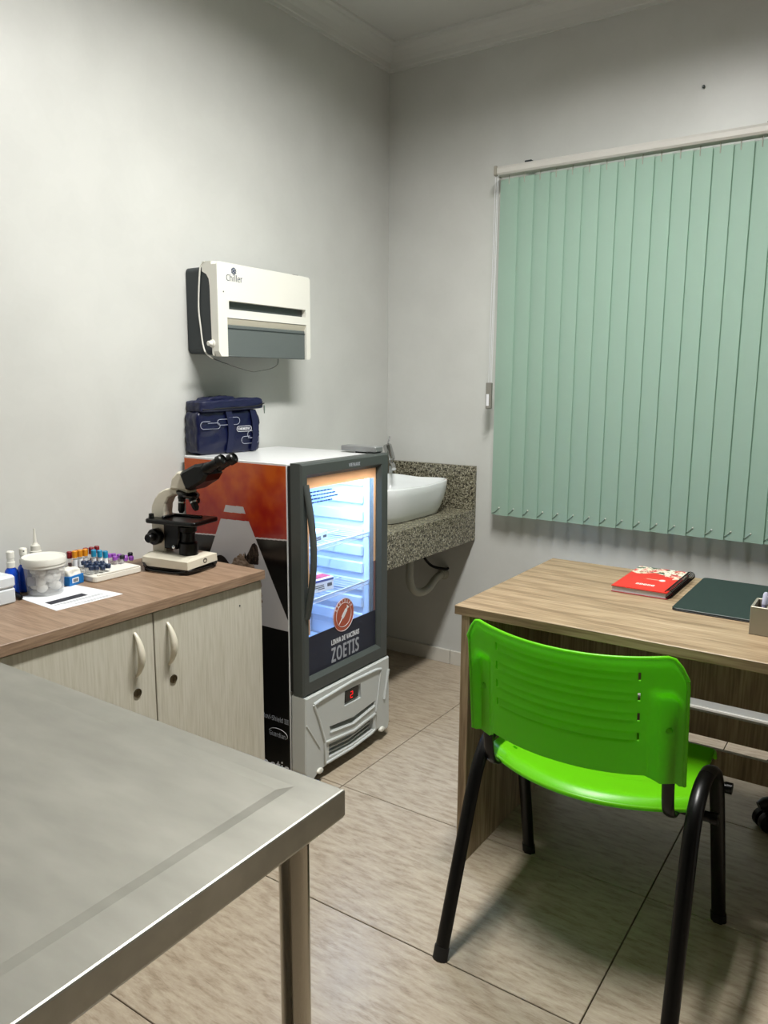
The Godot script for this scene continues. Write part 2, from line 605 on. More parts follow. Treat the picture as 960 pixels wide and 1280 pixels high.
# ------------------------------------------------------------------ fridge
func side_print() -> ImageTexture:
	# vinyl print on the fridge's side: orange over red, a white letter A with a cat's ear in it, black below
	var w := 400
	var h := 900
	var im := Image.create(w, h, false, Image.FORMAT_RGB8)
	var n := FastNoiseLite.new()
	n.seed = 12
	n.frequency = 0.012
	n.fractal_octaves = 3
	var fur := FastNoiseLite.new()
	fur.seed = 5
	fur.frequency = 0.06
	var small := V2([[0.215, 0.929], [0.297, 0.931], [0.307, 0.908], [0.205, 0.905]])
	var big := V2([[0.190, 0.880], [0.321, 0.884], [0.497, 0.552], [0.497, 0.535], [0.02, 0.530], [0.06, 0.60]])
	var ear := V2([[0.345, 0.814], [0.333, 0.808], [0.318, 0.782], [0.306, 0.764], [0.299, 0.778], [0.297, 0.757], [0.320, 0.738], [0.360, 0.742], [0.363, 0.778], [0.357, 0.805]])
	for py in h:
		var y := 1.085 - py * 0.0012
		for px in w:
			var x := 0.018 + px * 0.00118
			var p := Vector2(x, y)
			var c := rgb(9, 9, 10)
			var border := 0.8125 + 0.030 * (x - 0.0) / 0.489
			if y > border:
				var k := clampf((y - 0.84) / 0.22 + n.get_noise_2d(px, py) * 0.5, 0.0, 1.0)
				c = rgb(142, 24, 14).lerp(rgb(190, 84, 20), k)
			elif y > border - 0.005:
				c = rgb(196, 190, 190)
			if Geometry2D.is_point_in_polygon(p, small) or (Geometry2D.is_point_in_polygon(p, big) and y > 0.535):
				c = rgb(186, 184, 186)
				var head := 0.768 - pow(absf(x - 0.29) * 3.6, 2.0) + fur.get_noise_2d(px, py) * 0.012 - (0.05 if x < 0.235 else 0.0)
				if y < head and y > 0.60 and x < 0.372 + fur.get_noise_2d(py, px) * 0.01:
					var k := clampf(0.5 + fur.get_noise_2d(px * 0.6, py * 1.6) * 0.9, 0.0, 1.0)
					c = rgb(112, 92, 76).lerp(rgb(176, 156, 138), k)
				if x < 0.225 and y < 0.752 - pow(absf(x - 0.185) * 4.0, 2.0) and y > 0.6:
					c = rgb(38, 32, 30)
				if Geometry2D.is_point_in_polygon(p, ear):
					var k := clampf(0.4 + fur.get_noise_2d(px * 1.4, py * 0.7), 0.0, 1.0)
					c = rgb(32, 27, 24).lerp(rgb(88, 72, 62), k * k)
			im.set_pixel(px, py, c)
	return ImageTexture.create_from_image(im)

func build_fridge():
	var f := thing("display_fridge", "small glass-door vaccine fridge with orange and black printed side", "fridge", Vector3(0.284, 0, 1.055))
	var o := Vector3(0.284, 0, 1.055)         # parts are written in room coordinates
	var put := func(mb, called: String, m: Material, parent = null):
		var q := obj(mb, called, m, f if parent == null else parent)
		if parent == null: q.position = -o
		return q
	var x0 := 0.018
	var x1 := 0.490
	var z0 := 0.812
	var z1 := 1.300
	var top := 1.085
	# cabinet: five walls round the cold space
	var b := MB.new()
	b.box(Vector3((x0 + x1) / 2, (0.045 + top) / 2, z1 - 0.013), Vector3(x1 - x0, top - 0.045, 0.026), 0.002)
	b.box(Vector3((x0 + x1) / 2, (0.045 + top) / 2, z0 + 0.013), Vector3(x1 - x0, top - 0.045, 0.026), 0.002)
	b.box(Vector3((x0 + x1) / 2, top - 0.016, (z0 + z1) / 2), Vector3(x1 - x0 - 0.001, 0.032, z1 - z0 - 0.04), 0.0)
	b.box(Vector3(x0 + 0.03, (0.045 + top) / 2, (z0 + z1) / 2), Vector3(0.06, top - 0.05, z1 - z0 - 0.05), 0.0)
	b.box(Vector3((x0 + x1) / 2, 0.20, (z0 + z1) / 2), Vector3(x1 - x0 - 0.001, 0.31, z1 - z0 - 0.04), 0.0)
	put.call(b, "cabinet", M.fridge_white)
	# vinyl on the side
	b = MB.new()
	b.uv_fn = func(p: Vector3): return Vector2((p.x - 0.018) / 0.472, (1.085 - p.y) / 1.08)
	b.flat()
	b.box(Vector3(0.253, 0.562, 1.3005), Vector3(0.466, 1.030, 0.001))
	var vinyl := mat(Color.WHITE, 0.22)
	vinyl.albedo_texture = side_print()
	vinyl.texture_repeat = false
	tag(put.call(b, "side_print", vinyl), "orange, black and white vinyl print with a cat's ear", "")
	words("Bovi-Shield III", 0.017, Vector3(0.423, 0.216, 1.3012) - o, Basis.IDENTITY, M.print_grey, f, "lettering", 0.8)
	words("Guardian", 0.017, Vector3(0.431, 0.160, 1.3012) - o, Basis(Vector3.BACK, -0.02), M.print_grey, f, "lettering", 0.75)
	words("zoetis", 0.046, Vector3(0.408, 0.042, 1.3012) - o, Basis.IDENTITY, M.print_white, f, "lettering", 0.9)
	b = MB.new()
	var arc := []
	for i in 19:
		var a := deg_to_rad(165.0 - i * 10.5)
		arc.append(Vector3(0.434 + cos(a) * 0.042, 0.163 + sin(a) * 0.020, 1.3012))
	b.tube(arc, 0.0009, 6)
	put.call(b, "printed_oval", M.print_white)
	# inner liner: shelf ledges pressed into both sides and the back
	b = MB.new()
	for k in 9:
		var y := 0.455 + k * 0.066
		for sd in [z0 + 0.0275, z1 - 0.0275]:
			b.box(Vector3(0.29, y, sd + (0.006 if sd < 1.0 else -0.006)), Vector3(0.34, 0.044, 0.012), 0.005)
	for k in 9:
		b.box(Vector3(0.083, 0.455 + k * 0.066, 1.056), Vector3(0.010, 0.044, 0.37), 0.004)
	b.box(Vector3(0.284, 0.3575, 1.056), Vector3(0.40, 0.005, 0.42), 0.001)
	b.box(Vector3(0.15, 0.41, 1.056), Vector3(0.12, 0.10, 0.42), 0.004)
	b.box(Vector3(0.2815, 0.705, z0 + 0.0267), Vector3(0.405, 0.69, 0.0012))
	b.box(Vector3(0.2815, 0.705, z1 - 0.0267), Vector3(0.405, 0.69, 0.0012))
	b.box(Vector3(0.0787, 0.705, 1.056), Vector3(0.0012, 0.69, 0.43))
	b.box(Vector3(0.2815, 1.0522, 1.056), Vector3(0.405, 0.0012, 0.43))
	put.call(b, "inner_liner", M.liner)
	# LED strip under the roof, just behind the door, with its light
	var led := mat(rgb(235, 242, 255), 0.4)
	led.emission_enabled = true
	led.emission = Color(0.80, 0.90, 1.0)
	led.emission_energy_multiplier = 4.0
	put.call(MB_box(Vector3(0.462, 1.044, 1.056), Vector3(0.022, 0.012, 0.38), 0.003), "led_strip", led)
	var al := AreaLight3D.new()
	al.name = "fridge_light"
	f.add_child(al)
	al.area_size = Vector2(0.022, 0.38)
	al.area_normalize_energy = true
	al.position = Vector3(0.462, 1.036, 1.056) - o
	al.basis = Basis(Vector3.RIGHT, -PI / 2)
	al.light_color = Color(0.66, 0.82, 1.0)
	al.light_energy = 0.70
	al.area_range = 3.0
	al.shadow_enabled = true
	# wire shelves
	for y in [0.792, 0.610]:
		b = MB.new()
		for k in 15:
			var z := 0.862 + k * 0.0278
			b.tube([Vector3(0.10, y, z), Vector3(0.480, y, z)], 0.0013, 5)
		for x in [0.10, 0.23, 0.36, 0.480]:
			b.tube([Vector3(x, y - 0.003, 0.842), Vector3(x, y - 0.003, 1.270)], 0.002, 6)
		var sh: MeshInstance3D = put.call(b, "wire_shelf", M.wire)
		b = MB.new()
		b.tube([Vector3(0.484, y + 0.001, 0.842), Vector3(0.484, y + 0.001, 1.270)], 0.0018, 6)
		b.tube([Vector3(0.484, y - 0.014, 0.842), Vector3(0.484, y - 0.014, 1.270)], 0.0014, 6)
		for k in 48:
			var z := 0.846 + k * 0.009
			b.tube([Vector3(0.484, y + 0.001, z), Vector3(0.484, y - 0.014, z)], 0.0011, 4)
		put.call(b, "front_comb", M.wire, sh)
	# door: frame, bevelled towards the glass
	var d := Node3D.new()
	d.name = "door"
	f.add_child(d)
	d.position = -o
	b = MB.new()
	var dz0 := 0.812
	var dz1 := 1.302
	var dy0 := 0.320
	var dy1 := 1.088
	var gz0 := 0.868
	var gz1 := 1.262
	var gy0 := 0.376
	var gy1 := 1.040
	var outer := [Vector3(0.506, dy0, dz1), Vector3(0.506, dy0, dz0), Vector3(0.506, dy1, dz0), Vector3(0.506, dy1, dz1)]
	var rimo := [Vector3(0.545, dy0, dz1), Vector3(0.545, dy0, dz0), Vector3(0.545, dy1, dz0), Vector3(0.545, dy1, dz1)]
	var rim := [Vector3(0.551, dy0 + 0.006, dz1 - 0.006), Vector3(0.551, dy0 + 0.006, dz0 + 0.006), Vector3(0.551, dy1 - 0.006, dz0 + 0.006), Vector3(0.551, dy1 - 0.006, dz1 - 0.006)]
	var lip := [Vector3(0.551, gy0 - 0.012, gz1 + 0.012), Vector3(0.551, gy0 - 0.012, gz0 - 0.012), Vector3(0.551, gy1 + 0.012, gz0 - 0.012), Vector3(0.551, gy1 + 0.012, gz1 + 0.012)]
	var inn := [Vector3(0.538, gy0, gz1), Vector3(0.538, gy0, gz0), Vector3(0.538, gy1, gz0), Vector3(0.538, gy1, gz1)]
	var bck := [Vector3(0.506, gy0, gz1), Vector3(0.506, gy0, gz0), Vector3(0.506, gy1, gz0), Vector3(0.506, gy1, gz1)]
	b.flat()
	var loops := [outer, rimo, rim, lip, inn, bck, outer]
	for k in loops.size() - 1:
		for i in 4:
			var j := (i + 1) % 4
			b.quad(loops[k][i], loops[k][j], loops[k + 1][j], loops[k + 1][i])
	obj(b, "frame", M.door_grey, d)
	obj(MB_box(Vector3(0.4985, 0.704, dz1 - 0.008), Vector3(0.013, 0.75, 0.012), 0.001), "gasket", M.gasket, d)
	obj(MB_box(Vector3(0.4985, 0.704, dz0 + 0.008), Vector3(0.013, 0.75, 0.012), 0.001), "gasket", M.gasket, d)
	obj(MB_box(Vector3(0.4985, dy1 - 0.014, 1.057), Vector3(0.013, 0.012, 0.456), 0.001), "gasket", M.gasket, d)
	obj(MB_box(Vector3(0.4985, dy0 + 0.018, 1.057), Vector3(0.013, 0.012, 0.456), 0.001), "gasket", M.gasket, d)
	obj(MB_box(Vector3(0.529, (gy0 + gy1) / 2, (gz0 + gz1) / 2), Vector3(0.005, gy1 - gy0, gz1 - gz0), 0.0), "pane", M.glass, d)
	# print on the glass: amber border turning dark at the foot, dark band with the name
	var peach := mat(rgb(226, 196, 160), 0.6)
	peach.backlight_enabled = true
	peach.backlight = Color(0.9, 0.72, 0.56)
	var brown := mat(rgb(120, 92, 92), 0.6)
	brown.backlight_enabled = true
	brown.backlight = Color(0.5, 0.36, 0.36)
	var dusk := mat(Color(0.13, 0.14, 0.20, 0.95), 0.6)
	dusk.transparency = BaseMaterial3D.TRANSPARENCY_ALPHA
	var gx := 0.5322
	b = MB.new()
	b.box(Vector3(gx, 1.0215, 1.065), Vector3(0.0006, 0.037, 0.394))
	b.box(Vector3(gx, 0.85, gz0 + 0.006), Vector3(0.0006, 0.306, 0.012))
	b.box(Vector3(gx, 0.76, gz1 - 0.009), Vector3(0.0006, 0.486, 0.018))
	obj(b, "amber_border", peach, d)
	b = MB.new()
	b.box(Vector3(gx, 0.6035, gz0 + 0.006), Vector3(0.0006, 0.187, 0.012))
	obj(b, "brown_border", brown, d)
	b = MB.new()
	b.box(Vector3(gx, 0.443, 1.065), Vector3(0.0006, 0.134, 0.394))
	obj(b, "dark_band", dusk, d)
	var face := Basis(Vector3.UP, PI / 2)
	words("ZOETIS", 0.052, Vector3(0.5333, 0.409, 1.052), face, M.print_grey, d, "lettering", 0.68, true)
	words("LINHA DE VACINAS", 0.018, Vector3(0.5333, 0.456, 1.052), face, M.print_white, d, "lettering", 0.72, true)
	words("VENAX", 0.012, Vector3(0.5515, 1.064, 1.022), face, M.print_grey, d, "lettering", 1.2, true)
	b = MB.new()
	b.lathe([Vector2(0.0, 0.0), Vector2(0.060, 0.0), Vector2(0.060, 0.0006), Vector2(0.0, 0.0006)], 36, Transform3D(Basis(Vector3.BACK, -PI / 2), Vector3(0.5330, 0.540, 1.062)))
	var seal := obj(b, "round_seal", mat(rgb(172, 82, 58), 0.55), d)
	b = MB.new()
	for rr in [0.058, 0.043]:
		var ring := []
		for i in 36: ring.append(Vector3(0.5338, 0.540 + sin(TAU * i / 36) * rr, 1.062 + cos(TAU * i / 36) * rr))
		b.tube(ring, 0.0009, 5, true)
	obj(b, "seal_ring", M.print_white, seal)
	b = MB.new()
	var Ts := Transform3D(Basis(Vector3(0, 0, -1), Vector3(0, 1, 0), Vector3(1, 0, 0)) * Basis(Vector3.BACK, -0.75), Vector3(0.5336, 0.540, 1.062))
	b.prism(V2([[-0.007, -0.012], [0.007, -0.012], [0.007, 0.022], [0.003, 0.024], [0.003, 0.032], [0.008, 0.033], [0.008, 0.036], [-0.008, 0.036], [-0.008, 0.033], [-0.003, 0.032], [-0.003, 0.024], [-0.007, 0.022]]), 0.0, 0.0006, Ts)
	b.prism(V2([[-0.0012, -0.040], [0.0012, -0.040], [0.003, -0.012], [-0.003, -0.012]]), 0.0, 0.0006, Ts)
	obj(b, "printed_syringe", M.print_white, seal)
	for i in 8:
		var a := deg_to_rad(150.0 - i * 17.0)
		words("PROTEÇÃO"[i], 0.008, Vector3(0.5336, 0.540 + sin(a) * 0.050, 1.062 - cos(a) * 0.050), face * Basis(Vector3.BACK, a - PI / 2), M.print_white, seal, "lettering", 1.0, true)
	# small instructions printed at the top of the glass
	b = MB.new()
	var rng := RandomNumberGenerator.new()
	rng.seed = 7
	for r in 4:
		var z := 1.236 - r * 0.001
		var zend := 1.236 - 0.11 - (0.02 if r == 1 or r == 2 else 0.0)
		while z > zend:
			var l := rng.randf_range(0.006, 0.018)
			b.box(Vector3(gx, 0.990 - r * 0.0115, z - l / 2), Vector3(0.0006, 0.0045, l))
			z -= l + 0.003
	obj(b, "small_print", mat(rgb(30, 62, 110), 0.6), d)
	# bow handle on the left
	b = MB.new()
	var hp := []
	for i in 17:
		var t := i / 16.0
		hp.append(Vector3(0.550 + 0.030 * sin(PI * t), 0.585 + 0.435 * t, 1.280))
	b.tube(hp, 0.0100, 10, false, 1.25, Vector3.BACK)
	obj(b, "handle", M.door_grey, d)
	# hinge cover on the roof above the door's far corner
	b = MB.new()
	b.box(Vector3(0.452, 1.101, 0.842), Vector3(0.155, 0.020, 0.050), 0.003)
	put.call(b, "hinge_cover", mat(rgb(132, 134, 134), 0.35, 0.3))
	put.call(MB_box(Vector3(0.452, 1.0885, 0.842), Vector3(0.030, 0.007, 0.040), 0.001), "hinge_pad", M.black)
	put.call(MB_box(Vector3(0.508, 1.0895, 0.842), Vector3(0.030, 0.004, 0.040), 0.001), "hinge_pad", M.black)
	# plastic foot panel with louvres
	var base := CSGCombiner3D.new()
	base.name = "grille_panel"
	base.material_override = M.fridge_grey
	var outline := V2([[-1.302, 0.318], [-0.812, 0.318], [-0.808, 0.06], [-0.815, 0.032], [-0.848, 0.030], [-0.875, 0.052], [-0.93, 0.054], [-1.06, 0.048], [-1.19, 0.040], [-1.235, 0.036], [-1.262, 0.020], [-1.300, 0.020], [-1.306, 0.06]])
	b = MB.new()
	b.prism(outline, 0.496, 0.5585, T_x, 0.004)
	var body := CSGMesh3D.new()
	body.mesh = b.done()
	body.material = M.fridge_grey
	base.add_child(body)
	var slots := [
		V2([[-1.178, 0.176], [-1.04, 0.160], [-0.903, 0.174], [-0.910, 0.158], [-1.04, 0.138], [-1.170, 0.158]]),
		V2([[-1.182, 0.116], [-1.04, 0.098], [-0.916, 0.112], [-0.916, 0.064], [-1.05, 0.056], [-1.182, 0.064]]),
		V2([[-1.090, 0.274], [-0.996, 0.272], [-0.992, 0.216], [-1.094, 0.218]])]
	for i in 3:
		b = MB.new()
		b.prism(slots[i], 0.520 if i < 2 else 0.548, 0.60, T_x)
		var cut := CSGMesh3D.new()
		cut.mesh = b.done()
		cut.operation = CSGShape3D.OPERATION_SUBTRACTION
		cut.material = M.fridge_grey
		base.add_child(cut)
	f.add_child(base)
	base.position = -o
	# raised ribs round the trapezoid and the lower louvre
	b = MB.new()
	var fx := 0.5590
	var path := func(a: Array, r: float, closed := false):
		var pts := []
		for q in a: pts.append(Vector3(fx + (q[2] if q.size() > 2 else 0.0), q[1], -q[0]))
		b.tube(pts, r, 8, closed)
	path.call([[-1.262, 0.285], [-1.23, 0.289], [-1.05, 0.297], [-0.90, 0.292], [-0.868, 0.285]], 0.006)
	path.call([[-1.262, 0.285], [-1.235, 0.22], [-1.205, 0.13], [-1.194, 0.126], [-1.04, 0.108], [-0.905, 0.122], [-0.900, 0.118], [-0.905, 0.060]], 0.0055)
	path.call([[-1.205, 0.13], [-1.205, 0.052], [-1.19, 0.050], [-1.05, 0.046], [-0.93, 0.054], [-0.905, 0.060]], 0.0055)
	path.call([[-1.176, 0.153], [-1.04, 0.134], [-0.906, 0.153]], 0.0035)
	path.call([[-0.868, 0.285], [-0.885, 0.20], [-0.900, 0.13]], 0.004)
	path.call([[-0.818, 0.270], [-0.846, 0.16]], 0.006)
	path.call([[-1.300, 0.225], [-1.232, 0.120]], 0.003)
	put.call(b, "panel_rib", M.fridge_grey)
	for q in [[1.236, 0.040], [0.864, 0.046]]:
		b = MB.new()
		b.lathe([Vector2(0.0, -0.002), Vector2(0.016, 0.0), Vector2(0.014, 0.010), Vector2(0.0, 0.013)], 14, Transform3D(Basis(Vector3.BACK, -PI / 2), Vector3(0.556, q[1], q[0])), 0.6)
		put.call(b, "foot_cap", M.white_plastic)
	for k in 3:
		b = MB.new()
		b.tube([Vector3(0.541, 0.105 - k * 0.016, 1.18), Vector3(0.541, 0.092 - k * 0.016, 1.05), Vector3(0.541, 0.104 - k * 0.016, 0.918)], 0.0035, 6)
		put.call(b, "louvre", M.fridge_grey)
	for q in [[0.10, 0.86], [0.10, 1.25], [0.46, 0.86], [0.46, 1.25]]:
		b = MB.new()
		b.lathe([Vector2(0.0, 0.0), Vector2(0.018, 0.0), Vector2(0.018, 0.012), Vector2(0.010, 0.018), Vector2(0.010, 0.046), Vector2(0.0, 0.046)], 12, Transform3D(Basis.IDENTITY, Vector3(q[0], 0, q[1])))
		put.call(b, "levelling_foot", M.black)
	# temperature display
	var disp: MeshInstance3D = put.call(MB_box(Vector3(0.551, 0.2455, 1.043), Vector3(0.006, 0.042, 0.078), 0.001), "display", M.black_gloss)
	var red := mat(rgb(200, 10, 14), 0.5)
	red.emission_enabled = true
	red.emission = Color(1.0, 0.03, 0.05)
	red.emission_energy_multiplier = 0.9
	b = MB.new()
	# the figure 2 in segments
	for s in [[0.0, 0.011, 1], [0.0, 0.0, 1], [0.0, -0.011, 1], [-0.0065, 0.0055, 0], [0.0065, -0.0055, 0]]:
		b.box(Vector3(0.5545, 0.2455 + s[1], 1.045 + s[0]), Vector3(0.0012, 0.0026 if s[2] else 0.010, 0.012 if s[2] else 0.0026))
	put.call(b, "display_digit", red, disp)
	# what stands on the shelves
	carton(Vector3(0.395, 0.6115, 1.075), Vector3(0.105, 0.046, 0.13), -0.12, "white carton with pink and blue stripes on the lower fridge shelf", true)
	carton(Vector3(0.355, 0.6115, 1.185), Vector3(0.09, 0.036, 0.07), 0.05, "plain white carton behind the striped one on the lower fridge shelf", false)
	carton(Vector3(0.400, 0.7935, 1.100), Vector3(0.10, 0.034, 0.12), 0.1, "white printed carton on the upper fridge shelf beside the handle", false)
	carton(Vector3(0.300, 0.7935, 1.200), Vector3(0.07, 0.050, 0.08), -0.2, "taller white carton at the back of the upper fridge shelf", false)

func carton(at: Vector3, s: Vector3, turn: float, label: String, striped: bool):
	var t := thing("medicine_carton", label, "carton", at, turn, "cartons in the fridge")
	obj(MB_box(Vector3(0, s.y / 2, 0), s, 0.0015), "box", M.paper, t)
	if striped:
		obj(MB_box(Vector3(s.x / 2, s.y * 0.86, 0), Vector3(0.001, 0.008, s.z * 0.98), 0.0), "blue_stripe", mat(rgb(36, 60, 150), 0.6), t)
		obj(MB_box(Vector3(s.x * 0.18, s.y, 0), Vector3(s.x * 0.42, 0.001, s.z * 0.98), 0.0), "pink_stripe", mat(rgb(206, 60, 96), 0.6), t)
	var b := MB.new()
	for k in 3:
		b.box(Vector3(s.x / 2, s.y * (0.52 - k * 0.14), s.z * (0.1 - 0.06 * k)), Vector3(0.001, 0.003, s.z * (0.45 - 0.1 * k)))
	b.box(Vector3(s.x / 2, s.y * 0.45, -s.z * 0.34), Vector3(0.001, s.y * 0.26, s.z * 0.18))
	obj(b, "small_print", M.ink, t)

# ------------------------------------------------------------------ cabinet and worktop
func build_cabinet():
	var zr := 1.372
	var zl := 2.302
	var b := MB.new()
	b.box(Vector3(0.2275, 0.737, (zr + zl) / 2 + 0.01), Vector3(0.455, 0.028, zl - zr + 0.02), 0.0015)
	var wt := thing("worktop", "brown wood-grain worktop along the left wall carrying the microscope", "worktop", Vector3(0.2275, 0.723, 1.84))
	var q := obj(b, "board", M.worktop, wt)
	q.position = -wt.position
	b = MB.new()
	b.box(Vector3(0.4556, 0.737, (zr + zl) / 2 + 0.01), Vector3(0.0012, 0.0265, zl - zr + 0.018), 0.0)
	q = obj(b, "edge_band", M.worktop_edge, wt)
	q.position = -wt.position
	var c := thing("base_cabinet", "pale oak base cabinet with two doors under the brown worktop", "cabinet", Vector3(0.22, 0, 1.837))
	var o := c.position
	var put := func(mb, called: String, m: Material, parent = null):
		var r := obj(mb, called, m, c if parent == null else parent)
		if parent == null: r.position = -o
		return r
	b = MB.new()
	b.box(Vector3(0.213, 0.3615, zr + 0.012), Vector3(0.422, 0.7225, 0.018), 0.001)
	b.box(Vector3(0.213, 0.3615, zl - 0.010), Vector3(0.422, 0.7225, 0.018), 0.001)
	b.box(Vector3(0.010, 0.40, (zr + zl) / 2), Vector3(0.012, 0.64, zl - zr - 0.05), 0.0)
	b.box(Vector3(0.213, 0.09, (zr + zl) / 2), Vector3(0.42, 0.018, zl - zr - 0.045), 0.0)
	b.box(Vector3(0.213, 0.705, (zr + zl) / 2), Vector3(0.42, 0.018, zl - zr - 0.045), 0.0)
	b.box(Vector3(0.38, 0.04, (zr + zl) / 2), Vector3(0.018, 0.08, zl - zr - 0.045), 0.0)
	put.call(b, "carcass", M.pale_oak)
	for i in 2:
		var z0 := zr + 0.004 if i == 0 else 1.8065
		var z1 := 1.8025 if i == 0 else zl - 0.003
		var door: MeshInstance3D = put.call(MB_box(Vector3(0.434, 0.397, (z0 + z1) / 2), Vector3(0.017, 0.640, z1 - z0), 0.0012), "door", M.pale_oak)
		var hz := 1.757 if i == 0 else 1.868
		b = MB.new()
		var pts := []
		var rr := []
		for k in 15:
			var t := k / 14.0
			pts.append(Vector3(0.4425 + 0.026 * pow(sin(PI * t), 0.75), 0.555 + 0.122 * t, hz))
			rr.append(0.0035 + 0.0055 * sin(PI * t))
		b.tube(pts, rr, 9, false, 1.25, Vector3.BACK)
		put.call(b, "handle", M.cream, door)
		b = MB.new()
		b.lathe([Vector2(0.0, 0.0), Vector2(0.0125, 0.0), Vector2(0.0125, 0.003), Vector2(0.0095, 0.004), Vector2(0.009, 0.0025), Vector2(0.0, 0.0025)], 18, Transform3D(Basis(Vector3.BACK, -PI / 2), Vector3(0.4425, 0.5075, hz - (0.013 if i == 0 else 0.0))))
		b.box(Vector3(0.4455, 0.5075, hz - (0.013 if i == 0 else 0.0)), Vector3(0.002, 0.011, 0.0022))
		put.call(b, "lock", mat(rgb(92, 82, 62), 0.35, 0.8), door)
		if i == 0:
			b = MB.new()
			b.lathe([Vector2(0.0, 0.0), Vector2(0.0028, 0.0), Vector2(0.0024, 0.0012), Vector2(0.0, 0.0014)], 10, Transform3D(Basis(Vector3.BACK, -PI / 2), Vector3(0.4425, 0.657, 1.474)))
			put.call(b, "screw", M.charcoal, door)

# ------------------------------------------------------------------ stainless steel table
func build_exam_table():
	var x0 := 0.54
	var x1 := 1.574
	var z0 := 2.436
	var z1 := 3.06
	var y := 0.85
	var t := thing("examination_table", "stainless steel examination table with a sunken top and tubular legs", "table", Vector3((x0 + x1) / 2, 0, (z0 + z1) / 2))
	var o := t.position
	var b := MB.new()
	b.flat()
	var loop := func(ix: float, iz: float, h: float):
		return [Vector3(x0 + ix, h, z1 - iz), Vector3(x1 - ix, h, z1 - iz), Vector3(x1 - ix, h, z0 + iz), Vector3(x0 + ix, h, z0 + iz)]
	var loops := [loop.call(0.002, 0.002, y - 0.038), loop.call(0.0, 0.0, y - 0.034), loop.call(0.0, 0.0, y - 0.0026), loop.call(0.0008, 0.0008, y - 0.0008), loop.call(0.0026, 0.0026, y), loop.call(0.055, 0.030, y), loop.call(0.071, 0.046, y - 0.0018)]
	for k in loops.size() - 1:
		for i in 4:
			var j := (i + 1) % 4
			b.quad(loops[k][i], loops[k][j], loops[k + 1][j], loops[k + 1][i])
	var L: Array = loops[6]
	b.quad(L[0], L[1], L[2], L[3])
	var inner: Array = loop.call(0.003, 0.003, y - 0.038)
	var up: Array = loop.call(0.003, 0.003, y - 0.006)
	for i in 4:
		var j := (i + 1) % 4
		b.quad(inner[j], inner[i], up[i], up[j])
		b.quad(inner[i], inner[j], loops[0][j], loops[0][i])
	b.quad(up[3], up[2], up[1], up[0])
	var q := obj(b, "tray_top", M.steel, t)
	q.position = -o
	for sx in [0, 1]:
		for sz in [0, 1]:
			b = MB.new()
			var c := Vector3(x0 + 0.044 if sx == 0 else x1 - 0.044, 0, z0 + 0.046 if sz == 0 else z1 - 0.046)
			b.lathe([Vector2(0.0, 0.0), Vector2(0.021, 0.0), Vector2(0.021, 0.03), Vector2(0.019, 0.032), Vector2(0.019, y - 0.006), Vector2(0.0, y - 0.006)], 24, Transform3D(Basis.IDENTITY, c))
			q = obj(b, "leg", M.steel_tube, t)
			q.position = -o
	for sz in [z0 + 0.046, z1 - 0.046]:
		b = MB.new()
		b.tube([Vector3(x0 + 0.062, 0.14, sz), Vector3(x1 - 0.062, 0.14, sz)], 0.012, 12)
		q = obj(b, "stretcher", M.steel_tube, t)
		q.position = -o

# ------------------------------------------------------------------ desk
func build_desk():
	var t := thing("desk", "oak wood-grain office desk standing under the green blind", "desk", Vector3(1.885, 0, 1.017))
	var o := t.position
	var put := func(mb, called: String, m: Material):
		var r := obj(mb, called, m, t)
		r.position = -o
		return r
	put.call(MB_box(Vector3(1.885, 0.7375, 1.017), Vector3(1.50, 0.025, 0.690), 0.0012), "desktop", M.desk)
	put.call(MB_box(Vector3(1.1675, 0.3625, 1.017), Vector3(0.025, 0.725, 0.684), 0.001), "side_panel", M.desk_panel)
	put.call(MB_box(Vector3(2.6025, 0.3625, 1.017), Vector3(0.025, 0.725, 0.684), 0.001), "side_panel", M.desk_panel)
	for h in [[0.412, 0.725], [0.300, 0.375], [0.192, 0.266]]:
		put.call(MB_box(Vector3(1.885, (h[0] + h[1]) / 2, 0.790), Vector3(1.408, h[1] - h[0], 0.018), 0.001), "modesty_board", M.desk_panel)

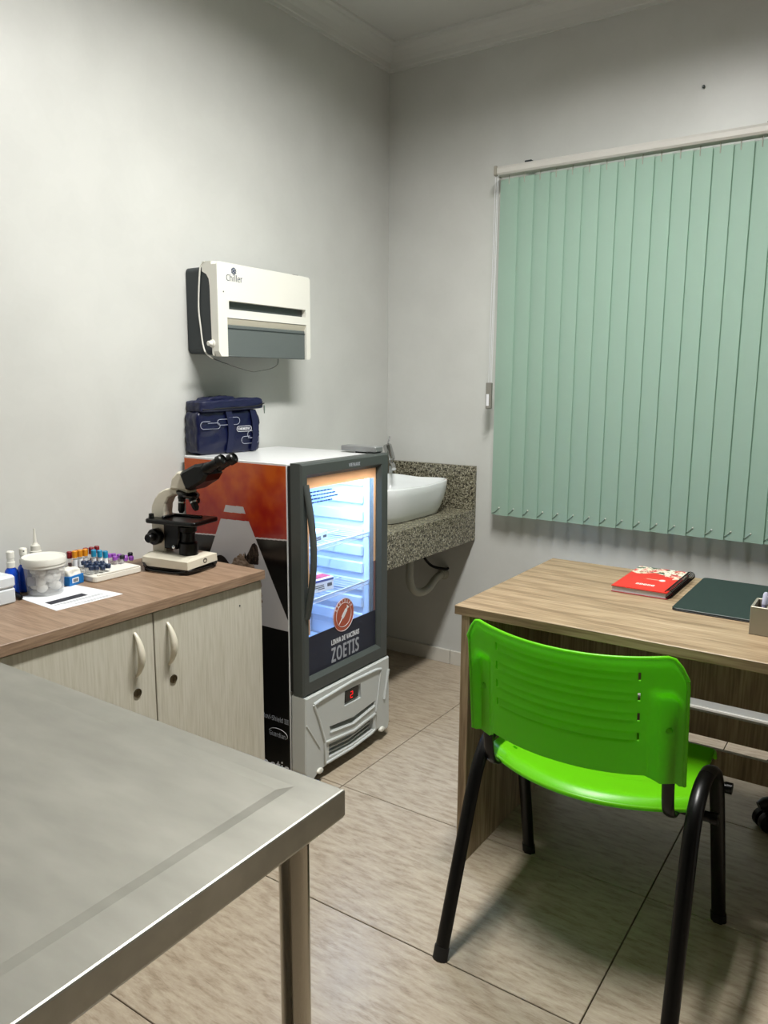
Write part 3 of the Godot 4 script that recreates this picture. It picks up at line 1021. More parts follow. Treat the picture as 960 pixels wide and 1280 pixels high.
# ------------------------------------------------------------------ green chair
func build_chair(c: Vector3):
	var t := thing("chair", "bright green plastic chair with black tubular legs at the desk", "chair", c)
	var put := func(mb, called: String, m: Material, parent = null):
		var r := obj(mb, called, m, t if parent == null else parent)
		if parent == null: r.position = -c
		return r
	var cx := c.x - 0.012
	# backrest
	var us := []
	for k in 61: us.append(-1.0 + k / 30.0)
	for u in [-0.655, -0.635, 0.635, 0.655]: us.append(u)
	us.sort()
	var vs := []
	for k in 49: vs.append(k / 48.0)
	var slot_rows := [[0.30, 0.37], [0.47, 0.54], [0.64, 0.71], [0.81, 0.88]]
	for s in slot_rows: vs.append_array(s)
	vs.sort()
	var grooves := []
	for s in slot_rows: grooves.append_array([s[0] + 0.005, s[1] - 0.005])
	var fb := func(u: float, v: float) -> Vector3:
		var au := absf(u)
		var lo := 0.560 - 0.016 * (1.0 - u * u) - 0.026 * smoothstep(0.70, 0.80, au)
		var hi := 0.822 - 0.018 * (1.0 - u * u) - 0.050 * pow(clampf((au - 0.86) / 0.14, 0.0, 1.0), 1.8)
		var y := lerpf(lo, hi, v)
		var z := 1.585 + 0.062 * (1.0 - pow(au, 2.2)) + 0.030 * v
		z -= 0.018 * smoothstep(0.72, 0.78, au) * (1.0 - smoothstep(0.92, 0.98, au)) * (1.0 - smoothstep(0.66, 0.76, v))
		z += 0.006 * smoothstep(0.93, 1.0, v)
		if au < 0.62:
			for g in grooves:
				if absf(v - g) < 0.011: z -= 0.0010
		return Vector3(cx + u * 0.241, y, z)
	var hb := func(i: int, j: int) -> bool:
		var u: float = (us[i] + us[i + 1]) / 2
		var v: float = (vs[j] + vs[j + 1]) / 2
		if absf(absf(u) - 0.645) > 0.0105: return false
		for s in slot_rows:
			if v > s[0] and v < s[1]: return true
		return false
	var b := MB.new()
	b.sheet(us, vs, fb, 0.0048, hb)
	# rolled rim
	var rim := []
	for k in 41: rim.append(fb.call(-1.0 + k / 20.0, 1.0))
	b.tube(rim, 0.0042, 8)
	for s in [-1.0, 1.0]:
		rim = []
		for k in 21: rim.append(fb.call(s, k / 20.0))
		b.tube(rim, 0.0042, 8)
	var br: MeshInstance3D = put.call(b, "backrest", M.green)
	for s in [-1.0, 1.0]:
		b = MB.new()
		var p: Vector3 = fb.call(0.86 * s, 0.42)
		b.lathe([Vector2(0.0, 0.0), Vector2(0.0075, 0.0), Vector2(0.0065, 0.004), Vector2(0.0, 0.0055)], 14, Transform3D(Basis(Vector3.RIGHT, PI / 2), p + Vector3(0, 0, 0.001)))
		put.call(b, "screw_cap", M.green, br)
	# seat
	us = []
	for k in 49: us.append(-1.0 + k / 24.0)
	for u in [-0.80, -0.745, 0.745, 0.80]: us.append(u)
	us.sort()
	vs = []
	for k in 41: vs.append(k / 40.0)
	for v in [0.13, 0.155, 0.24, 0.265]: vs.append(v)
	vs.sort()
	var fs := func(u: float, v: float) -> Vector3:
		var au := absf(u)
		var zr := 1.487 + 0.088 * (1.0 - au * au)          # rear edge
		var zf := 1.165 - 0.012 * (1.0 - au * au)          # front edge
		var z := lerpf(zr, zf, v)
		var y := 0.452 - 0.016 * (1.0 - au * au) * sin(PI * minf(1.0, v * 1.15))
		y -= 0.035 * pow(clampf((v - 0.86) / 0.14, 0.0, 1.0), 2.0)
		y -= 0.014 * pow(clampf((0.05 - v) / 0.05, 0.0, 1.0), 2.0)
		if au < 0.72:
			var w := fposmod(v * 9.0, 1.0)
			if absf(w - 0.5) < 0.07: y -= 0.0010
		return Vector3(cx + u * 0.237 * (1.0 - 0.05 * v), y, z)
	var hs := func(i: int, j: int) -> bool:
		var u: float = absf((us[i] + us[i + 1]) / 2)
		var v: float = (vs[j] + vs[j + 1]) / 2
		return u > 0.745 and u < 0.80 and ((v > 0.13 and v < 0.155) or (v > 0.24 and v < 0.265))
	b = MB.new()
	b.sheet(us, vs, fs, 0.006, hs)
	rim = []
	for k in 41: rim.append(fs.call(-1.0 + k / 20.0, 0.0) + Vector3(0, -0.004, 0))
	b.tube(rim, 0.0065, 8)
	for s in [-1.0, 1.0]:
		rim = []
		for k in 21: rim.append(fs.call(s, k / 20.0) + Vector3(0, -0.003, 0))
		b.tube(rim, 0.005, 8)
	put.call(b, "seat", M.green)
	# side frames: each an inverted V of tube with a rounded top, two legs
	for s in [-1.0, 1.0]:
		var X := func(y: float) -> float: return c.x + s * (0.258 - 0.012 * y / 0.46)
		var rear := []
		for q in [[0.0, 1.716], [0.12, 1.676], [0.24, 1.636], [0.36, 1.596], [0.43, 1.566], [0.474, 1.530], [0.495, 1.488], [0.499, 1.445]]:
			rear.append(Vector3(X.call(q[0]), q[0], q[1]))
		var front := []
		for q in [[0.499, 1.445], [0.493, 1.402], [0.474, 1.362], [0.436, 1.328], [0.36, 1.298], [0.24, 1.264], [0.12, 1.232], [0.0, 1.200]]:
			front.append(Vector3(X.call(q[0]), q[0], q[1]))
		b = MB.new()
		b.tube(spline(rear, 4), 0.0115, 12, false, 1.5, Vector3.RIGHT)
		var lg: MeshInstance3D = put.call(b, "leg", M.black)
		b = MB.new()
		b.tube(spline(front, 4), 0.0115, 12, false, 1.5, Vector3.RIGHT)
		put.call(b, "leg", M.black)
		b = MB.new()
		b.tube([Vector3(c.x + s * 0.258, 0.0, 1.716), Vector3(c.x + s * 0.2574, 0.028, 1.7067)], 0.0132, 12, false, 1.45, Vector3.RIGHT)
		put.call(b, "foot_cap", M.black_matt)
		b = MB.new()
		b.tube([Vector3(c.x + s * 0.258, 0.0, 1.200), Vector3(c.x + s * 0.2574, 0.028, 1.2078)], 0.0132, 12, false, 1.45, Vector3.RIGHT)
		put.call(b, "foot_cap", M.black_matt)
	for z in [1.455, 1.300]:
		b = MB.new()
		b.tube([Vector3(c.x - 0.268, 0.412, z), Vector3(c.x + 0.268, 0.412, z)], 0.0115, 12)
		b.tube([Vector3(c.x - 0.278, 0.412, z), Vector3(c.x - 0.262, 0.412, z)], 0.0135, 12)
		b.tube([Vector3(c.x + 0.262, 0.412, z), Vector3(c.x + 0.278, 0.412, z)], 0.0135, 12)
		put.call(b, "crossbar", M.black)
	for s in [-1.0, 1.0]:
		b = MB.new()
		var px: float = cx + s * 0.207
		var pts := spline([Vector3(px, 0.430, 1.26), Vector3(px, 0.428, 1.40), Vector3(px, 0.426, 1.490), Vector3(px, 0.436, 1.535), Vector3(px, 0.470, 1.562), Vector3(px, 0.560, 1.577), Vector3(px, 0.70, 1.586)], 4)
		b.tube(pts, 0.0068, 12, false, 1.95, Vector3.RIGHT)
		put.call(b, "back_post", M.black)

# ------------------------------------------------------------------ vertical blind
func build_blind():
	var t := thing("vertical_blind", "pale green vertical blind hanging from a rail on the back wall", "blind", Vector3(1.30, 0.76, 0.085))
	var o := t.position
	var put := func(mb, called: String, m: Material, parent = null):
		var r := obj(mb, called, m, t if parent == null else parent)
		if parent == null: r.position = -o
		return r
	var xa := 0.592
	var xb := 2.05
	var b := MB.new()
	b.prism(V2([[-0.060, 0.0], [-0.058, -0.003], [-0.104, -0.003], [-0.110, 0.004], [-0.112, 0.020], [-0.106, 0.030], [-0.062, 0.032], [-0.058, 0.028]]), xa + 0.008, xb, Transform3D(Basis(Vector3(0, 0, -1), Vector3(0, 1, 0), Vector3(1, 0, 0)), Vector3(0, 2.180, 0)))
	put.call(b, "head_rail", M.rail)
	put.call(MB_box(Vector3(xa + 0.006, 2.194, 0.085), Vector3(0.014, 0.038, 0.060), 0.003), "rail_end_cap", mat(rgb(150, 146, 134), 0.5))
	for x in [0.735, 1.62]:
		put.call(MB_box(Vector3(x, 2.2155, 0.050), Vector3(0.030, 0.008, 0.098), 0.002), "wall_bracket", M.charcoal)
	var n := 20
	var slat_mesh: ArrayMesh
	b = MB.new()
	var us := []
	for k in 9: us.append(-1.0 + k * 0.25)
	b.sheet(us, [0.0, 0.5, 1.0], func(u: float, v: float): return Vector3(u * 0.0445, v * 1.398, 0.0022 * (1.0 - u * u)), 0.0009)
	slat_mesh = b.done()
	b = MB.new()
	b.tube([Vector3(0, 1.376, 0.0024), Vector3(0, 1.390, 0.0040), Vector3(0, 1.404, 0.0030), Vector3(0, 1.418, 0.0)], 0.0022, 6)
	var clip := b.done()
	b = MB.new()
	b.box(Vector3(0, 0.033, 0.0042), Vector3(0.005, 0.006, 0.004), 0.001)
	var bead := b.done()
	b = MB.new()
	b.tube(spline([Vector3(0, 0.033, 0.0058), Vector3(-0.012, 0.020, 0.0056), Vector3(-0.026, 0.010, 0.0035), Vector3(-0.040, 0.006, 0.0030)], 3), 0.0013, 5)
	var cord := b.done()
	var dark_cord := mat(rgb(120, 132, 124), 0.6)
	for k in n:
		var s := obj(slat_mesh, "slat", M.slat, t)
		s.position = Vector3(0.6475 + k * 0.0675, 0.766, 0.078) - o
		s.rotation.y = deg_to_rad(-11.0 + 1.6 * sin(k * 2.7))
		obj(clip, "clip", M.hose, s)
		obj(bead, "bead", M.white_plastic, s)
		obj(cord, "link_cord", dark_cord, s)
	# draw cords and their weight
	b = MB.new()
	for dx in [-0.004, 0.004, 0.010]:
		var p := []
		for k in 9: p.append(Vector3(0.598 + dx - 0.006 * k / 8.0, 2.178 - k * 0.105, 0.100))
		b.tube(p, 0.0012, 5)
	put.call(b, "draw_cord", M.print_white)
	var wgt: MeshInstance3D = put.call(MB_box(Vector3(0.592, 1.284, 0.100), Vector3(0.026, 0.112, 0.018), 0.003), "cord_weight", mat(rgb(128, 126, 118), 0.5))
	put.call(MB_box(Vector3(0.590, 1.266, 0.1094), Vector3(0.012, 0.050, 0.001), 0.0), "weight_label", M.paper, wgt)

# ------------------------------------------------------------------ sink corner
func build_sink():
	var t := thing("granite_washstand", "speckled granite washstand slab with deep apron in the room's corner", "washstand", Vector3(0.245, 0.765, 0.37))
	var o := t.position
	var put := func(mb, called: String, m: Material):
		var r := obj(mb, called, m, t)
		r.position = -o
		return r
	put.call(MB_box(Vector3(0.235, 0.7555, 0.37), Vector3(0.470, 0.019, 0.74), 0.001), "slab", M.granite)
	put.call(MB_box(Vector3(0.481, 0.694, 0.37), Vector3(0.020, 0.142, 0.74), 0.0015), "apron", M.granite)
	tag(obj(MB_box(Vector3(0.2455, 0.8655, 0.010), Vector3(0.491, 0.2, 0.020), 0.0015), "granite_upstand", M.granite), "granite upstand on the back wall behind the basin", "upstand")
	tag(obj(MB_box(Vector3(0.010, 0.8655, 0.38), Vector3(0.020, 0.2, 0.72), 0.0015), "granite_upstand", M.granite), "granite upstand on the left wall behind the fridge", "upstand")
	put.call(MB_box(Vector3(0.225, 0.694, 0.730), Vector3(0.450, 0.102, 0.018), 0.001), "apron", M.granite)
	# basin: a rounded rectangle that flares upwards
	var b := MB.new()
	var c := Vector3(0.245, 0.765, 0.362)
	var levels := [ # y, half x, half z, outer shell then inner
		[0.0, 0.150, 0.208], [0.004, 0.162, 0.220], [0.03, 0.173, 0.233], [0.07, 0.185, 0.248], [0.11, 0.193, 0.258], [0.138, 0.195, 0.262], [0.143, 0.193, 0.260], [0.1435, 0.187, 0.254],
		[0.139, 0.183, 0.250], [0.11, 0.176, 0.242], [0.06, 0.160, 0.222], [0.032, 0.140, 0.196], [0.026, 0.10, 0.14], [0.024, 0.02, 0.02]]
	var seg := 56
	var ring := func(l: Array) -> Array:
		var out := []
		for i in seg:
			var a := TAU * i / seg
			var e := 0.42
			var px: float = signf(cos(a)) * pow(absf(cos(a)), e) * l[1]
			var pz: float = -signf(sin(a)) * pow(absf(sin(a)), e) * l[2]
			var lift: float = 0.010 * absf(px / l[1] * pz / l[2]) * smoothstep(0.09, 0.14, l[0])
			out.append(c + Vector3(px, l[0] + lift, pz))
		return out
	b.smooth()
	for k in levels.size() - 1:
		var A: Array = ring.call(levels[k])
		var B: Array = ring.call(levels[k + 1])
		for i in seg:
			b.quad(A[i], A[(i + 1) % seg], B[(i + 1) % seg], B[i])
	var A0: Array = ring.call(levels[0])
	b.flat()
	for i in range(1, seg - 1): b.tri(A0[0], A0[i + 1], A0[i])
	var basin := thing("wash_basin", "white ceramic vessel basin standing on the granite slab", "basin", c)
	var q := obj(b, "bowl", M.ceramic, basin)
	q.position = -c
	b = MB.new()
	b.lathe([Vector2(0.0, 0.0245), Vector2(0.026, 0.0245), Vector2(0.028, 0.028), Vector2(0.022, 0.030), Vector2(0.0, 0.029)], 20)
	obj(b, "drain_plug", M.chrome, basin)
	# faucet in the corner behind the basin
	var fp := Vector3(0.082, 0.765, 0.095)
	var f := thing("faucet", "tall chrome faucet with a tilted lever handle behind the basin", "faucet", fp)
	b = MB.new()
	b.lathe([Vector2(0.0, 0.0), Vector2(0.026, 0.0), Vector2(0.026, 0.006), Vector2(0.018, 0.010), Vector2(0.017, 0.215), Vector2(0.0, 0.215)], 20)
	obj(b, "body", M.chrome, f)
	b = MB.new()
	b.tube([Vector3(0.0, 0.19, 0.0), Vector3(0.05, 0.20, 0.06), Vector3(0.09, 0.198, 0.11), Vector3(0.10, 0.185, 0.122)], 0.010, 12)
	obj(b, "spout", M.chrome, f)
	b = MB.new()
	var Th := Transform3D(Basis(Vector3.BACK, 0.34), Vector3(0.004, 0.214, 0.0))
	b.lathe([Vector2(0.0, -0.004), Vector2(0.017, -0.004), Vector2(0.0205, 0.004), Vector2(0.0205, 0.068), Vector2(0.016, 0.074), Vector2(0.0, 0.075)], 20, Th)
	b.tube([Th * Vector3(0.006, 0.072, 0.0), Th * Vector3(0.022, 0.092, 0.004), Th * Vector3(0.030, 0.104, 0.006)], 0.004, 8)
	obj(b, "lever", M.chrome, f)
	# waste hose: corrugated drop, smooth bend, into the wall
	var w := thing("waste_hose", "pale corrugated waste hose bending from the basin to the wall", "hose", Vector3(0.270, 0.60, 0.22))
	var wo := w.position
	b = MB.new()
	var pts := []
	var rr := []
	for k in 41:
		pts.append(Vector3(0.268 + 0.004 * k / 40.0, 0.745 - k * 0.0065, 0.215))
		rr.append(0.0165 if k % 2 == 0 else 0.0190)
	b.tube(pts, rr, 14)
	q = obj(b, "corrugated_pipe", M.hose, w)
	q.position = -wo
	b = MB.new()
	b.tube(spline([Vector3(0.272, 0.488, 0.215), Vector3(0.272, 0.455, 0.215), Vector3(0.280, 0.405, 0.205), Vector3(0.296, 0.378, 0.165), Vector3(0.312, 0.388, 0.115), Vector3(0.322, 0.424, 0.070), Vector3(0.326, 0.438, 0.030), Vector3(0.327, 0.440, 0.0)], 6), 0.0185, 16)
	q = obj(b, "bend", M.hose, w)
	q.position = -wo
	b = MB.new()
	b.lathe([Vector2(0.0, 0.0), Vector2(0.030, 0.0), Vector2(0.028, 0.006), Vector2(0.021, 0.010), Vector2(0.021, 0.026), Vector2(0.0, 0.026)], 20, Transform3D(Basis(Vector3.RIGHT, PI / 2), Vector3(0.327, 0.440, 0.0)))
	q = obj(b, "wall_flange", M.hose, w)
	q.position = -wo
	b = MB.new()
	b.tube(spline([Vector3(0.235, 0.620, 0.10), Vector3(0.252, 0.55, 0.085), Vector3(0.290, 0.485, 0.055), Vector3(0.345, 0.468, 0.022), Vector3(0.352, 0.468, 0.0)], 6), 0.0065, 10)
	tag(obj(b, "supply_hose", M.black), "thin black water hose curving behind the waste hose", "hose")

# ------------------------------------------------------------------ wall dispenser
func build_dispenser():
	var t := thing("wall_dispenser", "white and charcoal dispenser box with a grey flap on the left wall", "dispenser", Vector3(0.0, 1.58, 1.018))
	var o := t.position
	var put := func(mb, called: String, m: Material, parent = null):
		var r := obj(mb, called, m, t if parent == null else parent)
		if parent == null: r.position = -o
		return r
	var b := MB.new()
	# dark rear housing
	var rr := round_rect(0.455, 0.288, 0.016)
	b.prism(rr, 0.0, 0.128, Transform3D(T_x.basis, Vector3(0, 1.578, 1.0205)), 0.003)
	put.call(b, "rear_housing", M.charcoal)
	# white shell: front plate with an opening for the flap and a viewing slot
	b = MB.new()
	var T := T_x
	b.prism(V2([[-1.252, 1.700], [-1.252, 1.440], [-1.240, 1.424], [-1.209, 1.424], [-1.209, 1.553], [-0.793, 1.553], [-0.793, 1.424], [-0.776, 1.424], [-0.770, 1.432], [-0.770, 1.700]].map(func(p): return [p[0], minf(p[1], 1.5815)])), 0.130, 0.156, T)
	b.prism(V2([[-1.252, 1.5815], [-1.200, 1.5815], [-1.200, 1.6095], [-1.252, 1.6095]]), 0.130, 0.156, T)
	b.prism(V2([[-0.796, 1.5815], [-0.770, 1.5815], [-0.770, 1.6095], [-0.796, 1.6095]]), 0.130, 0.156, T)
	b.prism(V2([[-1.252, 1.6095], [-0.770, 1.6095], [-0.770, 1.722], [-0.778, 1.730], [-1.244, 1.733], [-1.252, 1.724]]), 0.130, 0.156, T)
	# the shell wraps over the top and down the sides
	b.prism(V2([[0.086, 1.736], [0.130, 1.735], [0.130, 1.426], [0.124, 1.432], [0.120, 1.655], [0.117, 1.678], [0.106, 1.694], [0.086, 1.704]]), 1.2462, 1.252, Transform3D.IDENTITY)
	b.prism(V2([[0.086, 1.736], [0.130, 1.735], [0.130, 1.426], [0.124, 1.432], [0.120, 1.655], [0.117, 1.678], [0.106, 1.694], [0.086, 1.704]]), 0.770, 0.7758, Transform3D.IDENTITY)
	b.box(Vector3(0.108, 1.731, 1.011), Vector3(0.044, 0.010, 0.474), 0.0)
	put.call(b, "front_shell", M.white_plastic)
	put.call(MB_box(Vector3(0.133, 1.5955, 0.998), Vector3(0.008, 0.0275, 0.404), 0.0), "viewing_slot", mat(rgb(58, 62, 62), 0.12))
	b = MB.new()
	b.prism(V2([[0.129, 1.531], [0.144, 1.531], [0.154, 1.551], [0.129, 1.553]]), 0.793, 1.209, Transform3D.IDENTITY)
	put.call(b, "sloped_ledge", M.cream)
	var flap: MeshInstance3D = put.call(MB_box(Vector3(0.139, 1.4775, 1.001), Vector3(0.020, 0.107, 0.413), 0.002), "flap", M.flap)
	put.call(MB_box(Vector3(0.1495, 1.519, 1.001), Vector3(0.0015, 0.003, 0.412), 0.0), "flap_groove", M.charcoal, flap)
	b = MB.new()
	b.lathe([Vector2(0.0, 0.0), Vector2(0.013, 0.0), Vector2(0.013, 0.005), Vector2(0.0085, 0.007), Vector2(0.0085, 0.020), Vector2(0.006, 0.022), Vector2(0.0, 0.022)], 18, Transform3D(Basis(Vector3.RIGHT, PI / 2), Vector3(0.127, 1.466, 1.2515)))
	put.call(b, "knob", M.white_plastic)
	b = MB.new()
	b.lathe([Vector2(0.0, 0.0), Vector2(0.0032, 0.0), Vector2(0.0, 0.0012)], 10, Transform3D(Basis(Vector3.BACK, -PI / 2), Vector3(0.1558, 1.637, 1.224)))
	b.box(Vector3(0.11, 1.737, 0.81), Vector3(0.02, 0.004, 0.03), 0.0)
	put.call(b, "button", M.black)
	var face := Basis(Vector3.UP, PI / 2)
	words("Chiller", 0.021, Vector3(0.1563, 1.6845, 1.172), face, mat(rgb(70, 78, 92), 0.6), t, "lettering", 0.92).position -= o
	b = MB.new()
	for k in 6:
		var a := TAU * k / 6 + PI / 6
		var d := Vector3(0, sin(a), -cos(a))
		var p := Vector3(0.1563, 1.7085, 1.174)
		b.tube([p, p + d * 0.0125], 0.0016, 5)
		b.tube([p + d * 0.0065, p + d * 0.010 + Vector3(0, d.z, -d.y) * 0.005], 0.0012, 5)
		b.tube([p + d * 0.0065, p + d * 0.010 - Vector3(0, d.z, -d.y) * 0.005], 0.0012, 5)
	put.call(b, "snowflake_logo", mat(rgb(44, 62, 92), 0.6))
	b = MB.new()
	b.tube(spline([Vector3(0.100, 1.735, 1.251), Vector3(0.082, 1.722, 1.2525), Vector3(0.074, 1.69, 1.2525), Vector3(0.065, 1.591, 1.2525), Vector3(0.072, 1.52, 1.2525), Vector3(0.080, 1.466, 1.2525), Vector3(0.092, 1.436, 1.2515), Vector3(0.115, 1.416, 1.240)], 5), 0.0028, 7)
	put.call(b, "cord", M.white_plastic)
	b = MB.new()
	b.tube(spline([Vector3(0.115, 1.416, 1.240), Vector3(0.125, 1.396, 1.170), Vector3(0.128, 1.376, 1.075), Vector3(0.128, 1.378, 1.03), Vector3(0.128, 1.388, 0.965), Vector3(0.128, 1.404, 0.930), Vector3(0.122, 1.432, 0.918)], 5), 0.0016, 6)
	put.call(b, "loose_cord", mat(rgb(70, 70, 66), 0.5))

# ------------------------------------------------------------------ cooler bag on the fridge
func lump(mb: MB, c: Vector3, s: Vector3, T: Transform3D, seed_: int, amp: float, bulge: float, taper := 0.0):
	# a soft box: six gridded faces, edges rounded, sides puffed out and creased
	var n := FastNoiseLite.new()
	n.seed = seed_
	n.frequency = 9.0
	n.fractal_octaves = 2
	var f := func(p: Vector3) -> Vector3:
		var q := p
		var r := p.abs()
		var e := 10.0
		var k := pow(pow(r.x, e) + pow(r.y, e) + pow(r.z, e), 1.0 / e)
		q = p / k * maxf(r.x, maxf(r.y, r.z))
		q.z += bulge * signf(p.z) * (1.0 - p.x * p.x) * (1.0 - p.y * p.y) * (1.0 if absf(p.z) > 0.5 else 0.0)
		q.x *= 1.0 - taper * (q.y + 1.0) * 0.5
		var w := q * s * 0.5
		var nn := n.get_noise_3dv(w * 3.0)
		w += q.normalized() * amp * nn * (0.3 if w.y < -s.y * 0.4 else 1.0)
		w.y = maxf(w.y, -s.y * 0.5)
		return T * (c + w)
	mb.smooth()
	var N := 18
	for a in 3:
		for sg in [-1.0, 1.0]:
			for i in N:
				for j in N:
					var P := []
					for o in [[0, 0], [1, 0], [1, 1], [0, 1]]:
						var p := Vector3.ZERO
						p[a] = sg
						p[(a + 1) % 3] = -1.0 + 2.0 * (i + o[0]) / N
						p[(a + 2) % 3] = -1.0 + 2.0 * (j + o[1]) / N
						P.append(f.call(p))
					if sg > 0: mb.quad(P[0], P[1], P[2], P[3])
					else: mb.quad(P[3], P[2], P[1], P[0])

func build_bag():
	# local frame: x along the front (towards the back wall), z out of the front
	var turn := deg_to_rad(84.0)
	var t := thing("cooler_bag", "navy blue cooler bag with paper-clip print on top of the fridge", "bag", Vector3(0.052, 1.0852, 1.142), turn)
	var b := MB.new()
	var I := Transform3D.IDENTITY
	lump(b, Vector3(0, 0.078, 0), Vector3(0.285, 0.156, 0.080), I, 3, 0.006, 0.06, 0.02)
	obj(b, "body", M.navy, t)
	b = MB.new()
	lump(b, Vector3(0.014, 0.172, 0.004), Vector3(0.282, 0.040, 0.098), Transform3D(Basis(Vector3.BACK, 0.03), Vector3.ZERO), 9, 0.005, 0.0)
	lump(b, Vector3(-0.015, 0.193, -0.004), Vector3(0.15, 0.018, 0.07), Transform3D(Basis(Vector3.BACK, 0.05), Vector3.ZERO), 10, 0.004, 0.0, 0.25)
	obj(b, "lid", M.navy_soft, t)
	for x in [-0.012, 0.100]:
		b = MB.new()
		b.sheet([0.0, 0.5, 1.0], range(9).map(func(k): return k / 8.0), func(u: float, v: float): return Vector3(x + 0.012 - u * 0.026 + 0.01 * sin(v * 3.0), 0.004 + v * 0.150, 0.0455 + 0.004 * sin(PI * v)), 0.0022)
		obj(b, "strap", M.navy_soft, t)
	b = MB.new()
	b.tube(spline([Vector3(-0.125, 0.158, 0.052), Vector3(0.0, 0.163, 0.056), Vector3(0.10, 0.166, 0.056), Vector3(0.152, 0.176, 0.050)], 4), 0.0022, 6)
	obj(b, "zip", M.black_matt, t)
	b = MB.new()
	b.box(Vector3(0.150, 0.158, 0.053), Vector3(0.006, 0.020, 0.003), 0.001)
	b.box(Vector3(0.150, 0.144, 0.053), Vector3(0.004, 0.010, 0.002), 0.0005)
	obj(b, "zip_pull", M.chrome, t)
	# printed paper clips
	var clip := func(cx: float, cy: float, l: float, flip: float):
		var out := []
		var add := func(x: float, y: float): out.append(Vector3(cx + x * flip, cy + y, 0.0452 + 0.0026 * (1.0 - pow((cx + x * flip) / 0.15, 2.0))))
		add.call(-l * 0.1, 0.013)
		add.call(-l * 0.5, 0.013)
		for k in 7:
			var a := PI / 2 + PI * k / 6
			add.call(-l * 0.5 + cos(a) * 0.013, sin(a) * 0.013)
		add.call(l * 0.35, -0.013)
		for k in 7:
			var a := -PI / 2 + PI * k / 6
			add.call(l * 0.35 + cos(a) * 0.010, -0.003 + sin(a) * 0.010)
		add.call(-l * 0.25, 0.007)
		return out
	b = MB.new()
	b.tube(clip.call(-0.085, 0.104, 0.07, 1.0), 0.0009, 5)
	b.tube(clip.call(-0.020, 0.116, 0.09, -1.0), 0.0009, 5)
	b.tube(clip.call(0.092, 0.045, 0.07, 1.0), 0.0009, 5)
	b.tube(clip.call(0.106, 0.064, 0.04, 1.0), 0.0009, 5)
	obj(b, "clip_print", mat(rgb(168, 172, 186), 0.4), t)
	b = MB.new()
	var oval := []
	for p in round_rect(0.068, 0.019, 0.0093, 6): oval.append(Vector3(0.058 + p.x, 0.086 + p.y, 0.0475))
	b.tube(oval, 0.0009, 5, true)
	obj(b, "logo_outline", M.print_white, t)
	words("CHEMITEC", 0.0085, Vector3(0.058, 0.086, 0.0476), Basis.IDENTITY, M.print_white, t, "lettering", 1.0, true)

